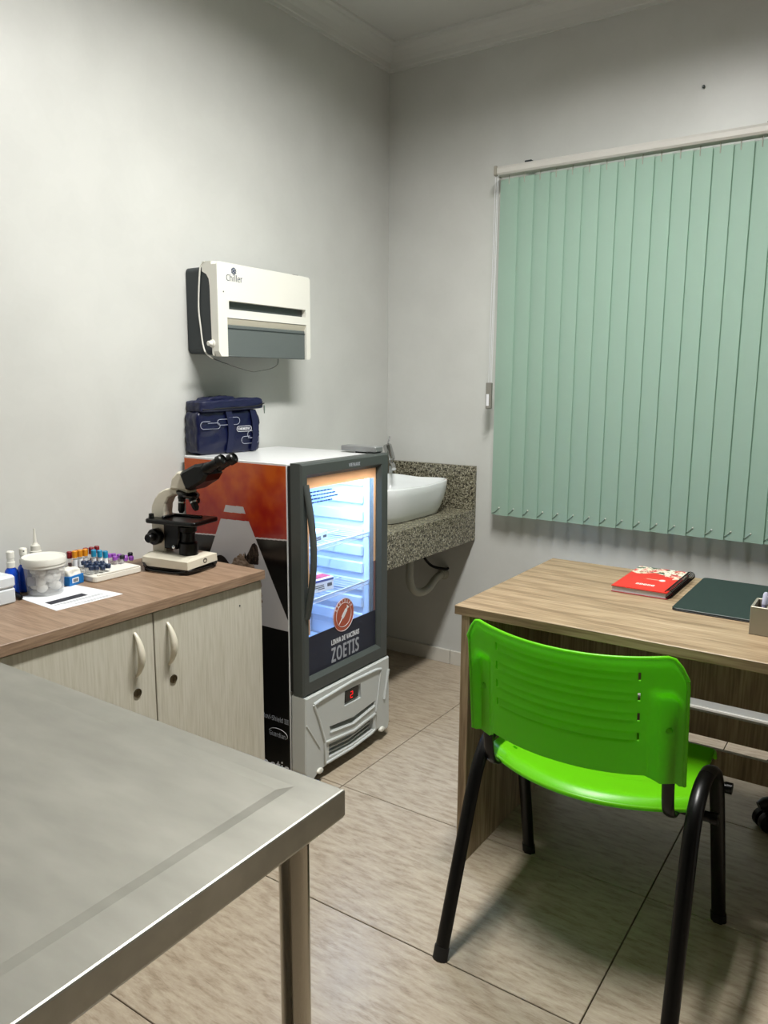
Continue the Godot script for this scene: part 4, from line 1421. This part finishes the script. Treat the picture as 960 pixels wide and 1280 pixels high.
# ------------------------------------------------------------------ microscope
func build_microscope():
	var t := thing("microscope", "cream and black binocular microscope standing on the brown worktop", "microscope", Vector3(0.2175, 0.751, 1.507), deg_to_rad(11.0))
	var b := MB.new()
	# base: cream block with sloped shoulders on a black foot
	b = MB.new()
	b.prism(round_rect(0.172, 0.152, 0.010), 0.0, 0.020, Transform3D(T_up.basis, Vector3.ZERO), 0.002)
	obj(b, "base_foot", M.black, t)
	b = MB.new()
	b.flat()
	var lo := [Vector3(-0.087, 0.018, 0.077), Vector3(0.087, 0.018, 0.077), Vector3(0.087, 0.018, -0.077), Vector3(-0.087, 0.018, -0.077)]
	var mi := [Vector3(-0.086, 0.046, 0.076), Vector3(0.086, 0.042, 0.076), Vector3(0.086, 0.042, -0.076), Vector3(-0.086, 0.046, -0.076)]
	var hi := [Vector3(-0.080, 0.056, 0.052), Vector3(0.078, 0.048, 0.052), Vector3(0.078, 0.048, -0.052), Vector3(-0.080, 0.056, -0.052)]
	for L in [[lo, mi], [mi, hi]]:
		for i in 4:
			var j := (i + 1) % 4
			b.quad(L[0][i], L[0][j], L[1][j], L[1][i])
	b.quad(hi[0], hi[1], hi[2], hi[3])
	b.quad(lo[3], lo[2], lo[1], lo[0])
	var base := obj(b, "base", M.cream, t)
	b = MB.new()
	var ring := []
	for i in 20: ring.append(Vector3(0.0868, 0.031 + sin(TAU * i / 20) * 0.006, -0.012 + cos(TAU * i / 20) * 0.009))
	b.tube(ring, 0.0013, 5, true)
	obj(b, "logo", M.black, base)
	# arm: curved bracket, drawn as a side profile
	b = MB.new()
	b.prism(V2([[-0.092, 0.050], [-0.092, 0.170], [-0.088, 0.198], [-0.076, 0.222], [-0.056, 0.244], [-0.030, 0.257], [0.050, 0.262], [0.060, 0.252], [0.050, 0.243], [0.000, 0.240], [-0.022, 0.228], [-0.034, 0.208], [-0.038, 0.182], [-0.036, 0.150], [-0.040, 0.120], [-0.040, 0.050]]), -0.022, 0.022, Transform3D.IDENTITY, 0.004)
	obj(b, "arm", M.cream, t)
	# head
	b = MB.new()
	b.prism(V2([[-0.008, 0.258], [0.052, 0.258], [0.076, 0.292], [0.070, 0.316], [0.024, 0.314], [0.000, 0.292]]), -0.030, 0.030, Transform3D.IDENTITY, 0.005)
	obj(b, "head", M.cream, t)
	# binocular body and eyepieces, tilted up towards the room
	b = MB.new()
	var T := Transform3D(Basis(Vector3.BACK, deg_to_rad(24.0)), Vector3(0.050, 0.287, 0.0))
	b.prism(V2([[0.0, -0.026], [0.014, -0.036], [0.074, -0.030], [0.096, -0.016], [0.094, 0.020], [0.066, 0.030], [0.010, 0.028], [0.0, 0.022]]), -0.046, 0.046, T, 0.008)
	var bino := obj(b, "binocular_body", M.black, t)
	for s in [-1.0, 1.0]:
		b = MB.new()
		b.lathe([Vector2(0.0, -0.01), Vector2(0.0165, -0.01), Vector2(0.0165, 0.028), Vector2(0.0145, 0.032), Vector2(0.0145, 0.060), Vector2(0.0180, 0.064), Vector2(0.0175, 0.082), Vector2(0.0135, 0.085), Vector2(0.012, 0.080), Vector2(0.0, 0.079)], 20, T * Transform3D(Basis(Vector3.BACK, -PI / 2 + 0.06), Vector3(0.080, 0.003, s * 0.030)))
		obj(b, "eyepiece", M.black, t)
	# revolving nosepiece and objectives
	b = MB.new()
	var Tn := Transform3D(Basis(Vector3.BACK, -0.26), Vector3(0.040, 0.246, 0.0))
	b.lathe([Vector2(0.0, -0.018), Vector2(0.020, -0.016), Vector2(0.036, -0.006), Vector2(0.037, 0.0), Vector2(0.030, 0.006), Vector2(0.0, 0.008)], 24, Tn)
	obj(b, "nosepiece", M.black_gloss, t)
	for k in 3:
		var l: float = [0.058, 0.046, 0.036][k]
		var dir: Vector3 = [Vector3(-0.04, -1.0, 0.05), Vector3(0.55, -1.0, 0.12), Vector3(0.15, -1.0, -0.6)][k].normalized()
		var p: Vector3 = [Vector3(0.022, 0.240, 0.008), Vector3(0.060, 0.236, 0.010), Vector3(0.044, 0.240, -0.020)][k]
		var y := -dir
		var x := y.cross(Vector3.BACK).normalized()
		var To := Transform3D(Basis(x, y, x.cross(y)), p)
		b = MB.new()
		b.lathe([Vector2(0.0, -l), Vector2(0.006, -l), Vector2(0.0105, -l + 0.008), Vector2(0.0105, -0.014), Vector2(0.012, -0.013), Vector2(0.012, 0.0), Vector2(0.0, 0.0)], 16, To)
		var ob := obj(b, "objective", M.black, t)
		b = MB.new()
		b.lathe([Vector2(0.0, -l * 0.45), Vector2(0.0111, -l * 0.45), Vector2(0.0111, -l * 0.45 + 0.005), Vector2(0.0, -l * 0.45 + 0.005)], 16, To)
		obj(b, "chrome_ring", M.chrome, ob)
	# stage
	b = MB.new()
	b.prism(round_rect(0.190, 0.130, 0.012), 0.0, 0.014, Transform3D(T_up.basis, Vector3(0.012, 0.151, 0.0)), 0.003)
	var stage := obj(b, "stage", M.black, t)
	b = MB.new()
	b.box(Vector3(0.02, 0.169, -0.02), Vector3(0.11, 0.008, 0.010), 0.002)
	b.box(Vector3(-0.03, 0.169, 0.01), Vector3(0.012, 0.008, 0.06), 0.002)
	b.lathe([Vector2(0.0, 0.0), Vector2(0.009, 0.0), Vector2(0.008, 0.014), Vector2(0.0, 0.016)], 14, Transform3D(Basis.IDENTITY, Vector3(-0.070, 0.165, 0.045)))
	obj(b, "slide_clamp", M.black_gloss, stage)
	# focus block, condenser and knobs
	b = MB.new()
	b.prism(V2([[-0.042, 0.066], [0.004, 0.066], [0.018, 0.100], [0.020, 0.150], [-0.042, 0.150]]), -0.026, 0.026, Transform3D.IDENTITY, 0.004)
	obj(b, "focus_block", M.black, t)
	b = MB.new()
	b.lathe([Vector2(0.0, 0.046), Vector2(0.030, 0.046), Vector2(0.030, 0.086), Vector2(0.024, 0.092), Vector2(0.022, 0.120), Vector2(0.028, 0.124), Vector2(0.028, 0.138), Vector2(0.018, 0.150), Vector2(0.0, 0.150)], 22, Transform3D(Basis.IDENTITY, Vector3(0.034, 0.0, 0.0)))
	obj(b, "condenser", M.black, t)
	b = MB.new()
	b.lathe([Vector2(0.0, 0.0), Vector2(0.006, 0.0), Vector2(0.006, 0.010), Vector2(0.0, 0.011)], 12, Transform3D(Basis(Vector3.RIGHT, PI / 2), Vector3(0.004, 0.076, 0.026)))
	obj(b, "condenser_screw", M.chrome, t)
	for s in [-1.0, 1.0]:
		b = MB.new()
		var Tk := Transform3D(Basis(Vector3.RIGHT, PI / 2 * s), Vector3(-0.066, 0.104, s * 0.022))
		b.lathe([Vector2(0.0, 0.0), Vector2(0.024, 0.0), Vector2(0.026, 0.004), Vector2(0.026, 0.022), Vector2(0.023, 0.026), Vector2(0.015, 0.027), Vector2(0.015, 0.046), Vector2(0.012, 0.050), Vector2(0.0, 0.050)], 22, Tk)
		obj(b, "focus_knob", M.black, t)
	# mains cord coiled round the base
	b = MB.new()
	for k in 2:
		var pts := []
		for i in 41:
			var a := TAU * i / 40.0 * (1.0 if k == 0 else 0.62) + 2.2
			var rr := round_rect_at(a, 0.094 + 0.003 * k, 0.084 + 0.003 * k)
			pts.append(Vector3(rr.x, 0.0055 + 0.007 * k + 0.004 * (1.0 + sin(a * 3.0)), rr.y))
		b.tube(pts, 0.0035, 7)
	var tail := []
	for q in [[-0.060, 0.020, 0.090], [-0.098, 0.030, 0.06], [-0.103, 0.040, 0.0], [-0.098, 0.038, -0.03], [-0.092, 0.035, -0.04]]: tail.append(Vector3(q[0], q[1], q[2]))
	b.tube(spline(tail, 5), 0.0035, 7)
	obj(b, "cord", M.black, t)

func round_rect_at(a: float, hx: float, hz: float) -> Vector2:
	return Vector2(signf(cos(a)) * pow(absf(cos(a)), 0.45) * hx, signf(sin(a)) * pow(absf(sin(a)), 0.45) * hz)

# ------------------------------------------------------------------ things on the worktop
func build_counter_items():
	var Y := 0.7512
	# foam tray
	var tray := thing("foam_tray", "white foam tray holding capped sample tubes beside the microscope", "tray", Vector3(0.100, Y, 1.696))
	var b := MB.new()
	b.prism(round_rect(0.120, 0.172, 0.012), 0.0, 0.020, Transform3D(T_up.basis, Vector3.ZERO), 0.003)
	obj(b, "slab", M.foam, tray)
	for k in 2:
		obj(MB_box(Vector3(0.057 if k else -0.057, 0.0215, 0), Vector3(0.005, 0.005, 0.15), 0.001), "rim", M.foam, tray)
	# tubes
	var caps := {
		"red": [rgb(128, 14, 26), "dark red-capped sample tube in the row along the wall", [[0.036, 1.778, 0.831], [0.036, 1.752, 0.831], [0.036, 1.722, 0.832], [0.036, 1.702, 0.831], [0.036, 1.682, 0.831]]],
		"yellow": [rgb(214, 138, 14), "amber-capped sample tube standing before the dark red ones", [[0.060, 1.776, 0.836], [0.060, 1.758, 0.836], [0.060, 1.740, 0.835]]],
		"teal": [rgb(18, 134, 176), "bright blue-capped sample tube standing behind the small navy ones", [[0.086, 1.729, 0.834], [0.086, 1.708, 0.829], [0.086, 1.688, 0.823]]],
		"navy": [rgb(34, 52, 82), "short navy-capped sample tube in the crowded end of the tray", [[0.092, 1.769, 0.808], [0.092, 1.751, 0.805], [0.102, 1.733, 0.801], [0.102, 1.713, 0.798], [0.112, 1.773, 0.804], [0.112, 1.755, 0.801], [0.120, 1.738, 0.799], [0.120, 1.719, 0.795], [0.132, 1.772, 0.799], [0.132, 1.754, 0.796], [0.138, 1.737, 0.794], [0.138, 1.718, 0.795]]],
		"purple": [rgb(142, 72, 172), "small purple-capped sample tube in the tray", [[0.060, 1.656, 0.805], [0.078, 1.648, 0.798], [0.058, 1.638, 0.802], [0.062, 1.620, 0.797], [0.082, 1.612, 0.790], [0.066, 1.600, 0.790], [0.084, 1.592, 0.788]]],
		"black": [rgb(26, 26, 40), "small black-capped sample tube among the purple ones", [[0.090, 1.630, 0.800], [0.066, 1.581, 0.796]]]}
	var blood := mat(rgb(92, 22, 20), 0.4)
	for key in caps:
		for at in caps[key][2].size():
			var p: Array = caps[key][2][at]
			var which: String = caps[key][1]
			var n: int = caps[key][2].size()
			if key == "navy": which = "short navy-capped sample tube, %s from the microscope in the %s row" % [ORD[3 - at % 4], ["wall-side", "middle", "outer"][at / 4]]
			else: which += ", %s from the microscope" % ORD[n - 1 - at]
			var h: float = p[2] - (Y + 0.0205)
			var r := 0.0064
			var tb := thing("sample_tube", which, "test tube", Vector3(p[0], Y + 0.0205, p[1]), 0.0, key + "-capped sample tubes in the foam tray")
			b = MB.new()
			b.lathe([Vector2(0.0, 0.0), Vector2(r * 0.7, 0.001), Vector2(r, 0.004), Vector2(r, h - 0.014), Vector2(0.0, h - 0.014)], 12)
			obj(b, "glass", M.clear, tb)
			b = MB.new()
			var ch := 0.021 if h > 0.05 else 0.012
			b.lathe([Vector2(0.0, h - ch), Vector2(r + 0.0012, h - ch), Vector2(r + 0.0016, h - 0.002), Vector2(r, h), Vector2(0.0, h)], 12)
			obj(b, "cap", cap_mat(caps[key][0]), tb)
			if key == "red" or key == "purple":
				b = MB.new()
				b.lathe([Vector2(0.0, 0.001), Vector2(r * 0.6, 0.002), Vector2(r * 0.85, 0.005), Vector2(r * 0.85, h * 0.4), Vector2(0.0, h * 0.4)], 10)
				obj(b, "sample", blood if key == "red" else mat(rgb(170, 150, 158), 0.5), tb)
			if key == "yellow" or key == "teal":
				b = MB.new()
				b.lathe([Vector2(r + 0.0002, h * 0.2), Vector2(r + 0.0003, h * 0.2), Vector2(r + 0.0003, h * 0.58), Vector2(r + 0.0002, h * 0.58)], 12)
				obj(b, "label", M.paper, tb)
	# paper sheet
	var paper := thing("printed_sheet", "white sheet of paper with a dark printed bar on the worktop", "paper", Vector3(0.22, 0.7512, 1.91))
	b = MB.new()
	b.prism(V2([[0.118, -1.998], [0.316, -2.010], [0.322, -1.808], [0.130, -1.826]]), 0.7512, 0.7520, T_up)
	var q := obj(b, "sheet", M.paper, paper)
	q.position = -paper.position
	b = MB.new()
	b.prism(V2([[0.226, -1.985], [0.256, -1.986], [0.254, -1.872], [0.224, -1.871]]), 0.7520, 0.7523, T_up)
	q = obj(b, "printed_bar", M.ink, paper)
	q.position = -paper.position
	b = MB.new()
	for k in 4:
		var x: float = [0.268, 0.276, 0.300, 0.308][k]
		b.prism(V2([[x, -1.985 + 0.02 * k], [x + 0.003, -1.985 + 0.02 * k], [x + 0.003, -1.84], [x, -1.84]]), 0.7520, 0.7523, T_up)
	q = obj(b, "printed_line", M.grey_ink, paper)
	q.position = -paper.position
	# black marker lying by the sheet
	b = MB.new()
	b.lathe([Vector2(0.0, 0.0), Vector2(0.004, 0.0), Vector2(0.007, 0.006), Vector2(0.007, 0.060), Vector2(0.0, 0.060)], 12, Transform3D(Basis(Vector3.UP, -0.25) * Basis(Vector3.BACK, PI / 2), Vector3(0.150, 0.7585, 2.006)))
	tag(obj(b, "marker_pen", M.black), "short black marker lying between the case and the sheet", "pen")
	# tub of cotton
	var tc := Vector3(0.136, 0.7521, 1.924)
	var tub := thing("cotton_tub", "round translucent tub with a white lid standing on the sheet", "tub", tc)
	b = MB.new()
	b.lathe([Vector2(0.0, 0.0), Vector2(0.046, 0.0), Vector2(0.0475, 0.004), Vector2(0.0545, 0.086), Vector2(0.0530, 0.086), Vector2(0.0460, 0.005), Vector2(0.0, 0.003)], 36)
	obj(b, "pot", M.tub, tub)
	b = MB.new()
	b.lathe([Vector2(0.0545, 0.078), Vector2(0.0560, 0.080), Vector2(0.0560, 0.086), Vector2(0.0582, 0.088), Vector2(0.0590, 0.102), Vector2(0.0570, 0.1055), Vector2(0.0550, 0.105), Vector2(0.052, 0.1025), Vector2(0.0, 0.1035)], 36)
	obj(b, "lid", M.white_plastic, tub)
	obj(MB_box(Vector3(0.047, 0.045, 0.0215), Vector3(0.001, 0.026, 0.022), 0.0), "label", M.grey_ink, tub).transform = Transform3D(Basis(Vector3.UP, -0.85), Vector3(0, 0, 0))
	b = MB.new()
	var rng := RandomNumberGenerator.new()
	rng.seed = 11
	for k in 44:
		var a := rng.randf() * TAU
		var r := 0.033 * sqrt(rng.randf())
		var y := 0.018 + 0.056 * k / 44.0
		var rad := rng.randf_range(0.011, 0.0155)
		var pr := []
		for i in 9:
			var e := -PI / 2 + PI * i / 8
			pr.append(Vector2(maxf(0.0, cos(e)) * rad, sin(e) * rad))
		b.lathe(pr, 12, Transform3D(Basis(Vector3(rng.randf(), rng.randf(), 1).normalized(), rng.randf() * 3.0).scaled(Vector3(1.0, 0.85, 1.0)), Vector3(cos(a) * r, y, sin(a) * r)))
	var cot := obj(b, "cotton_wool", mat(rgb(236, 234, 228), 0.95))
	cot.position = tc
	tag(cot, "tufts of white cotton wool inside the translucent tub", "cotton", "", "stuff")
	# spray bottles
	var blue := mat(rgb(16, 74, 196), 0.25)
	for i in 2:
		var p: Vector3 = [Vector3(0.080, Y, 1.988), Vector3(0.070, Y, 1.944)][i]
		var s := thing("spray_bottle", ["blue spray bottle with a plain white pump beside the white case", "blue spray bottle with a dark nozzle dot beside the cotton tub"][i], "bottle", p, -0.4, "blue spray bottles")
		b = MB.new()
		b.lathe([Vector2(0.0, 0.0), Vector2(0.017, 0.0), Vector2(0.0185, 0.003), Vector2(0.0185, 0.060), Vector2(0.016, 0.070), Vector2(0.010, 0.078), Vector2(0.010, 0.084), Vector2(0.0, 0.084)], 22)
		obj(b, "bottle", blue, s)
		b = MB.new()
		b.lathe([Vector2(0.0, 0.079), Vector2(0.0115, 0.079), Vector2(0.0115, 0.094), Vector2(0.0095, 0.095), Vector2(0.0095, 0.104), Vector2(0.0105, 0.105), Vector2(0.0105, 0.122), Vector2(0.008, 0.125), Vector2(0.0, 0.125)], 18)
		obj(b, "pump", M.white_plastic, s)
		if i == 1:
			b = MB.new()
			b.lathe([Vector2(0.0, 0.0), Vector2(0.0022, 0.0), Vector2(0.0, 0.001)], 8, Transform3D(Basis(Vector3.BACK, -PI / 2), Vector3(0.0103, 0.117, 0.0)))
			obj(b, "nozzle", M.black, s)
	# dropper bottle behind the tub
	var dp := thing("dropper_bottle", "white bottle with a long thin nozzle behind the cotton tub", "bottle", Vector3(0.040, Y, 1.888))
	b = MB.new()
	b.lathe([Vector2(0.0, 0.0), Vector2(0.022, 0.0), Vector2(0.024, 0.004), Vector2(0.024, 0.082), Vector2(0.014, 0.092), Vector2(0.0, 0.092)], 22)
	obj(b, "bottle", M.white_plastic, dp)
	b = MB.new()
	b.lathe([Vector2(0.0, 0.090), Vector2(0.0165, 0.090), Vector2(0.0165, 0.102), Vector2(0.0135, 0.104), Vector2(0.0130, 0.118), Vector2(0.008, 0.122), Vector2(0.0045, 0.130), Vector2(0.0025, 0.168), Vector2(0.0, 0.169)], 18)
	obj(b, "nozzle_cap", mat(rgb(214, 212, 202), 0.4), dp)
	# blue carton
	var bc := thing("blue_carton", "small open blue carton with a barcode between tub and tray", "carton", Vector3(0.098, Y, 1.826), 0.25)
	obj(MB_box(Vector3(0, 0.014, 0), Vector3(0.060, 0.028, 0.058), 0.001), "box", mat(rgb(14, 108, 178), 0.5), bc)
	b = MB.new()
	lump(b, Vector3(0.0, 0.036, 0.0), Vector3(0.054, 0.020, 0.052), Transform3D.IDENTITY, 4, 0.006, 0.0, 0.2)
	obj(b, "gauze", M.foam, bc)
	obj(MB_box(Vector3(0.0303, 0.015, 0.006), Vector3(0.0008, 0.014, 0.026), 0.0), "label", M.paper, bc)
	b = MB.new()
	for k in 9: b.box(Vector3(0.0309, 0.015, -0.003 + k * 0.0022), Vector3(0.0006, 0.009, 0.0007 + 0.0005 * (k % 3)), 0.0)
	obj(b, "barcode", M.ink, bc)
	# white case with a lid, small box on it
	var cs := thing("white_case", "pale white plastic case with a lid seam at the worktop's end", "case", Vector3(0.105, Y, 2.095), 0.06)
	obj(MB_box(Vector3(0, 0.021, 0), Vector3(0.116, 0.042, 0.134), 0.004), "body", mat(rgb(208, 214, 218), 0.45), cs)
	obj(MB_box(Vector3(0, 0.060, 0), Vector3(0.119, 0.034, 0.137), 0.006), "lid", mat(rgb(214, 220, 224), 0.45), cs)
	tag(obj(MB_box(Vector3(0.095, Y + 0.0905, 2.098), Vector3(0.060, 0.026, 0.082), 0.003), "small_box", M.paper), "small white box lying on the white plastic case", "box")

const ORD := ["first", "second", "third", "fourth", "fifth", "sixth", "seventh"]
var cap_mats := {}
func cap_mat(c: Color) -> StandardMaterial3D:
	if not cap_mats.has(c): cap_mats[c] = mat(c, 0.45)
	return cap_mats[c]

# ------------------------------------------------------------------ things on the desk
func build_desk_items():
	var Y := 0.7502
	# spiral notebook
	var nb := thing("spiral_notebook", "red spiral notebook with a patterned top lying on the desk", "notebook", Vector3(1.515, Y, 0.838))
	obj(MB_box(Vector3(0, 0.001, 0), Vector3(0.156, 0.002, 0.284), 0.0004), "back_cover", mat(rgb(150, 22, 26), 0.5), nb)
	var b := MB.new()
	for k in 6: b.box(Vector3(-0.002, 0.0035 + k * 0.0024, 0), Vector3(0.150 - 0.001 * (k % 2), 0.0021, 0.278 - 0.001 * (k % 3)))
	obj(b, "pages", mat(rgb(206, 204, 208), 0.8), nb)
	var cover := mat(Color.WHITE, 0.35)
	cover.albedo_texture = cover_print()
	cover.texture_repeat = false
	b = MB.new()
	b.uv_fn = func(p: Vector3): return Vector2(p.x / 0.156 + 0.5, p.z / 0.284 + 0.5)
	b.box(Vector3(0, 0.0180, 0), Vector3(0.156, 0.002, 0.284))
	obj(b, "front_cover", cover, nb)
	b = MB.new()
	for k in 22:
		var ring := []
		for i in 12:
			var a := TAU * i / 12
			ring.append(Vector3(0.079 + cos(a) * 0.0125, 0.0128 + sin(a) * 0.0118, -0.128 + k * 0.0122))
		b.tube(ring, 0.0013, 5, true)
	obj(b, "spiral", M.black, nb)
	# black folder
	var fo := thing("black_folder", "black leather folder with rounded corners lying on the desk", "folder", Vector3(1.805, Y, 0.878))
	b = MB.new()
	b.prism(round_rect(0.355, 0.390, 0.014), 0.0, 0.0032, Transform3D(T_up.basis, Vector3.ZERO), 0.001)
	obj(b, "back_cover", mat(rgb(14, 20, 20), 0.55), fo)
	b = MB.new()
	b.prism(round_rect(0.355, 0.390, 0.014), 0.0038, 0.0075, Transform3D(T_up.basis, Vector3.ZERO), 0.0012)
	obj(b, "front_cover", mat(rgb(18, 36, 34), 0.5), fo)
	obj(MB_box(Vector3(0, 0.0035, 0), Vector3(0.34, 0.0012, 0.375), 0.0), "pages", M.black_matt, fo)
	# pen and note holder
	var h := thing("desk_organizer", "brushed grey box holder with slips of paper at the desk's edge", "organizer", Vector3(1.905, 0.7578, 1.124))
	var bm := mat(rgb(150, 144, 130), 0.4, 0.35)
	b = MB.new()
	b.box(Vector3(0, 0.0345, 0.0425), Vector3(0.146, 0.069, 0.006), 0.001)
	b.box(Vector3(0, 0.0345, -0.0425), Vector3(0.146, 0.069, 0.006), 0.001)
	b.box(Vector3(-0.070, 0.0345, 0), Vector3(0.006, 0.069, 0.079), 0.0)
	b.box(Vector3(0.070, 0.0345, 0), Vector3(0.006, 0.069, 0.079), 0.0)
	b.box(Vector3(0, 0.002, 0), Vector3(0.134, 0.004, 0.079), 0.0)
	b.box(Vector3(-0.040, 0.032, 0), Vector3(0.003, 0.064, 0.079), 0.0)
	h.position.y = Y
	obj(b, "box", bm, h)
	var sl := thing("note_block", "block of white paper slips standing in the grey holder", "paper", Vector3(1.920, Y + 0.0045, 1.124))
	b = MB.new()
	for k in 8: b.box(Vector3(0.004, 0.0325, -0.034 + k * 0.0095), Vector3(0.092 - 0.002 * (k % 3), 0.065 - 0.002 * (k % 2), 0.0085))
	obj(b, "slips", M.paper, sl)
	b = MB.new()
	var T := Transform3D(Basis(Vector3.RIGHT, -0.16) * Basis(Vector3.BACK, -0.05), Vector3(1.8515, Y + 0.0052, 1.128))
	var pen := thing("ballpoint_pen", "lavender grey pen standing in the grey holder", "pen", Vector3(1.8515, Y + 0.0052, 1.128))
	T.origin = Vector3.ZERO
	b.lathe([Vector2(0.0, 0.0), Vector2(0.0015, 0.001), Vector2(0.0055, 0.014), Vector2(0.0055, 0.062), Vector2(0.0, 0.062)], 12, T)
	obj(b, "barrel", mat(rgb(136, 134, 164), 0.35), pen)
	b = MB.new()
	b.lathe([Vector2(0.0, 0.060), Vector2(0.0062, 0.060), Vector2(0.0062, 0.084), Vector2(0.004, 0.090), Vector2(0.0, 0.091)], 12, T)
	b.box(Vector3(0.0065, 0.074, 0), Vector3(0.002, 0.024, 0.004), 0.0005, T)
	obj(b, "cap", mat(rgb(186, 186, 206), 0.35), pen)

func cover_print() -> ImageTexture:
	var w := 156
	var h := 284
	var im := Image.create(w, h, false, Image.FORMAT_RGB8)
	var n := FastNoiseLite.new()
	n.seed = 9
	n.noise_type = FastNoiseLite.TYPE_CELLULAR
	n.cellular_return_type = FastNoiseLite.RETURN_CELL_VALUE
	n.frequency = 0.036
	for y in h:
		for x in w:
			var c := rgb(206, 30, 18)
			var edge := 84.0 + 16.0 * sin(x * 0.07) + (36.0 if x > 128 else 0.0)
			if y < edge:
				var v := n.get_noise_2d(x, y)
				if v < -0.45: c = rgb(40, 74, 50)
				elif v < -0.05: c = rgb(232, 224, 204)
				elif v < 0.25: c = rgb(190, 34, 40)
				elif v < 0.6: c = rgb(226, 214, 190)
				else: c = rgb(120, 84, 36)
			# title block: a row of heavy white characters, and a small badge above it
			if y > 214 and y < 232 and x > 52 and x < 106 and (x - 52) % 11 < 9 and not ((x - 52) % 11 in [3, 4, 5] and y > 219 and y < 227):
				c = rgb(236, 230, 222)
			if y > 148 and y < 154 and x > 62 and x < 100: c = rgb(228, 190, 170)
			if Vector2(x - 108, (y - 151) * 0.8).length() < 9: c = rgb(236, 222, 216)
			im.set_pixel(x, y, c)
	return ImageTexture.create_from_image(im)

# ------------------------------------------------------------------ swivel chair behind the desk
func build_swivel_chair():
	var c := Vector3(2.11, 0, 0.48)
	var t := thing("swivel_chair", "black swivel chair on castors behind the desk", "chair", c)
	var b := MB.new()
	b.lathe([Vector2(0.0, 0.07), Vector2(0.045, 0.07), Vector2(0.042, 0.12), Vector2(0.026, 0.125), Vector2(0.026, 0.40), Vector2(0.0, 0.40)], 20)
	obj(b, "column", M.black, t)
	var a0 := atan2(0.215, -0.265)
	for k in 5:
		var a := a0 + TAU * k / 5
		var d := Vector3(cos(a), 0, sin(a))
		b = MB.new()
		b.tube([d * 0.03 + Vector3(0, 0.105, 0), d * 0.18 + Vector3(0, 0.098, 0), d * 0.335 + Vector3(0, 0.085, 0), d * 0.352 + Vector3(0, 0.078, 0)], [0.026, 0.022, 0.019, 0.012], 10)
		obj(b, "base_arm", M.black, t)
		b = MB.new()
		var side := Vector3(-d.z, 0, d.x)
		for s in [-1.0, 1.0]:
			var Tw := Transform3D(Basis(d, side * s, d.cross(side * s)), d * 0.325 + side * s * 0.006 + Vector3(0, 0.031, 0))
			b.lathe([Vector2(0.0, 0.0), Vector2(0.030, 0.0), Vector2(0.031, 0.004), Vector2(0.031, 0.018), Vector2(0.024, 0.024), Vector2(0.0, 0.025)], 20, Tw)
		b.tube([d * 0.325 + Vector3(0, 0.03, 0), d * 0.325 + Vector3(0, 0.085, 0)], 0.010, 8)
		obj(b, "castor", M.black, t)
	b = MB.new()
	lump(b, Vector3(0, 0.435, 0), Vector3(0.44, 0.07, 0.42), Transform3D.IDENTITY, 2, 0.004, 0.0)
	obj(b, "seat", M.black_matt, t)
	b = MB.new()
	lump(b, Vector3(0, 0.70, -0.205), Vector3(0.40, 0.34, 0.06), Transform3D.IDENTITY, 6, 0.004, 0.06)
	obj(b, "backrest", M.black_matt, t)
	b = MB.new()
	b.tube(spline([Vector3(0, 0.41, -0.10), Vector3(0, 0.41, -0.22), Vector3(0, 0.46, -0.255), Vector3(0, 0.62, -0.245)], 4), 0.016, 10)
	obj(b, "back_bracket", M.black, t)
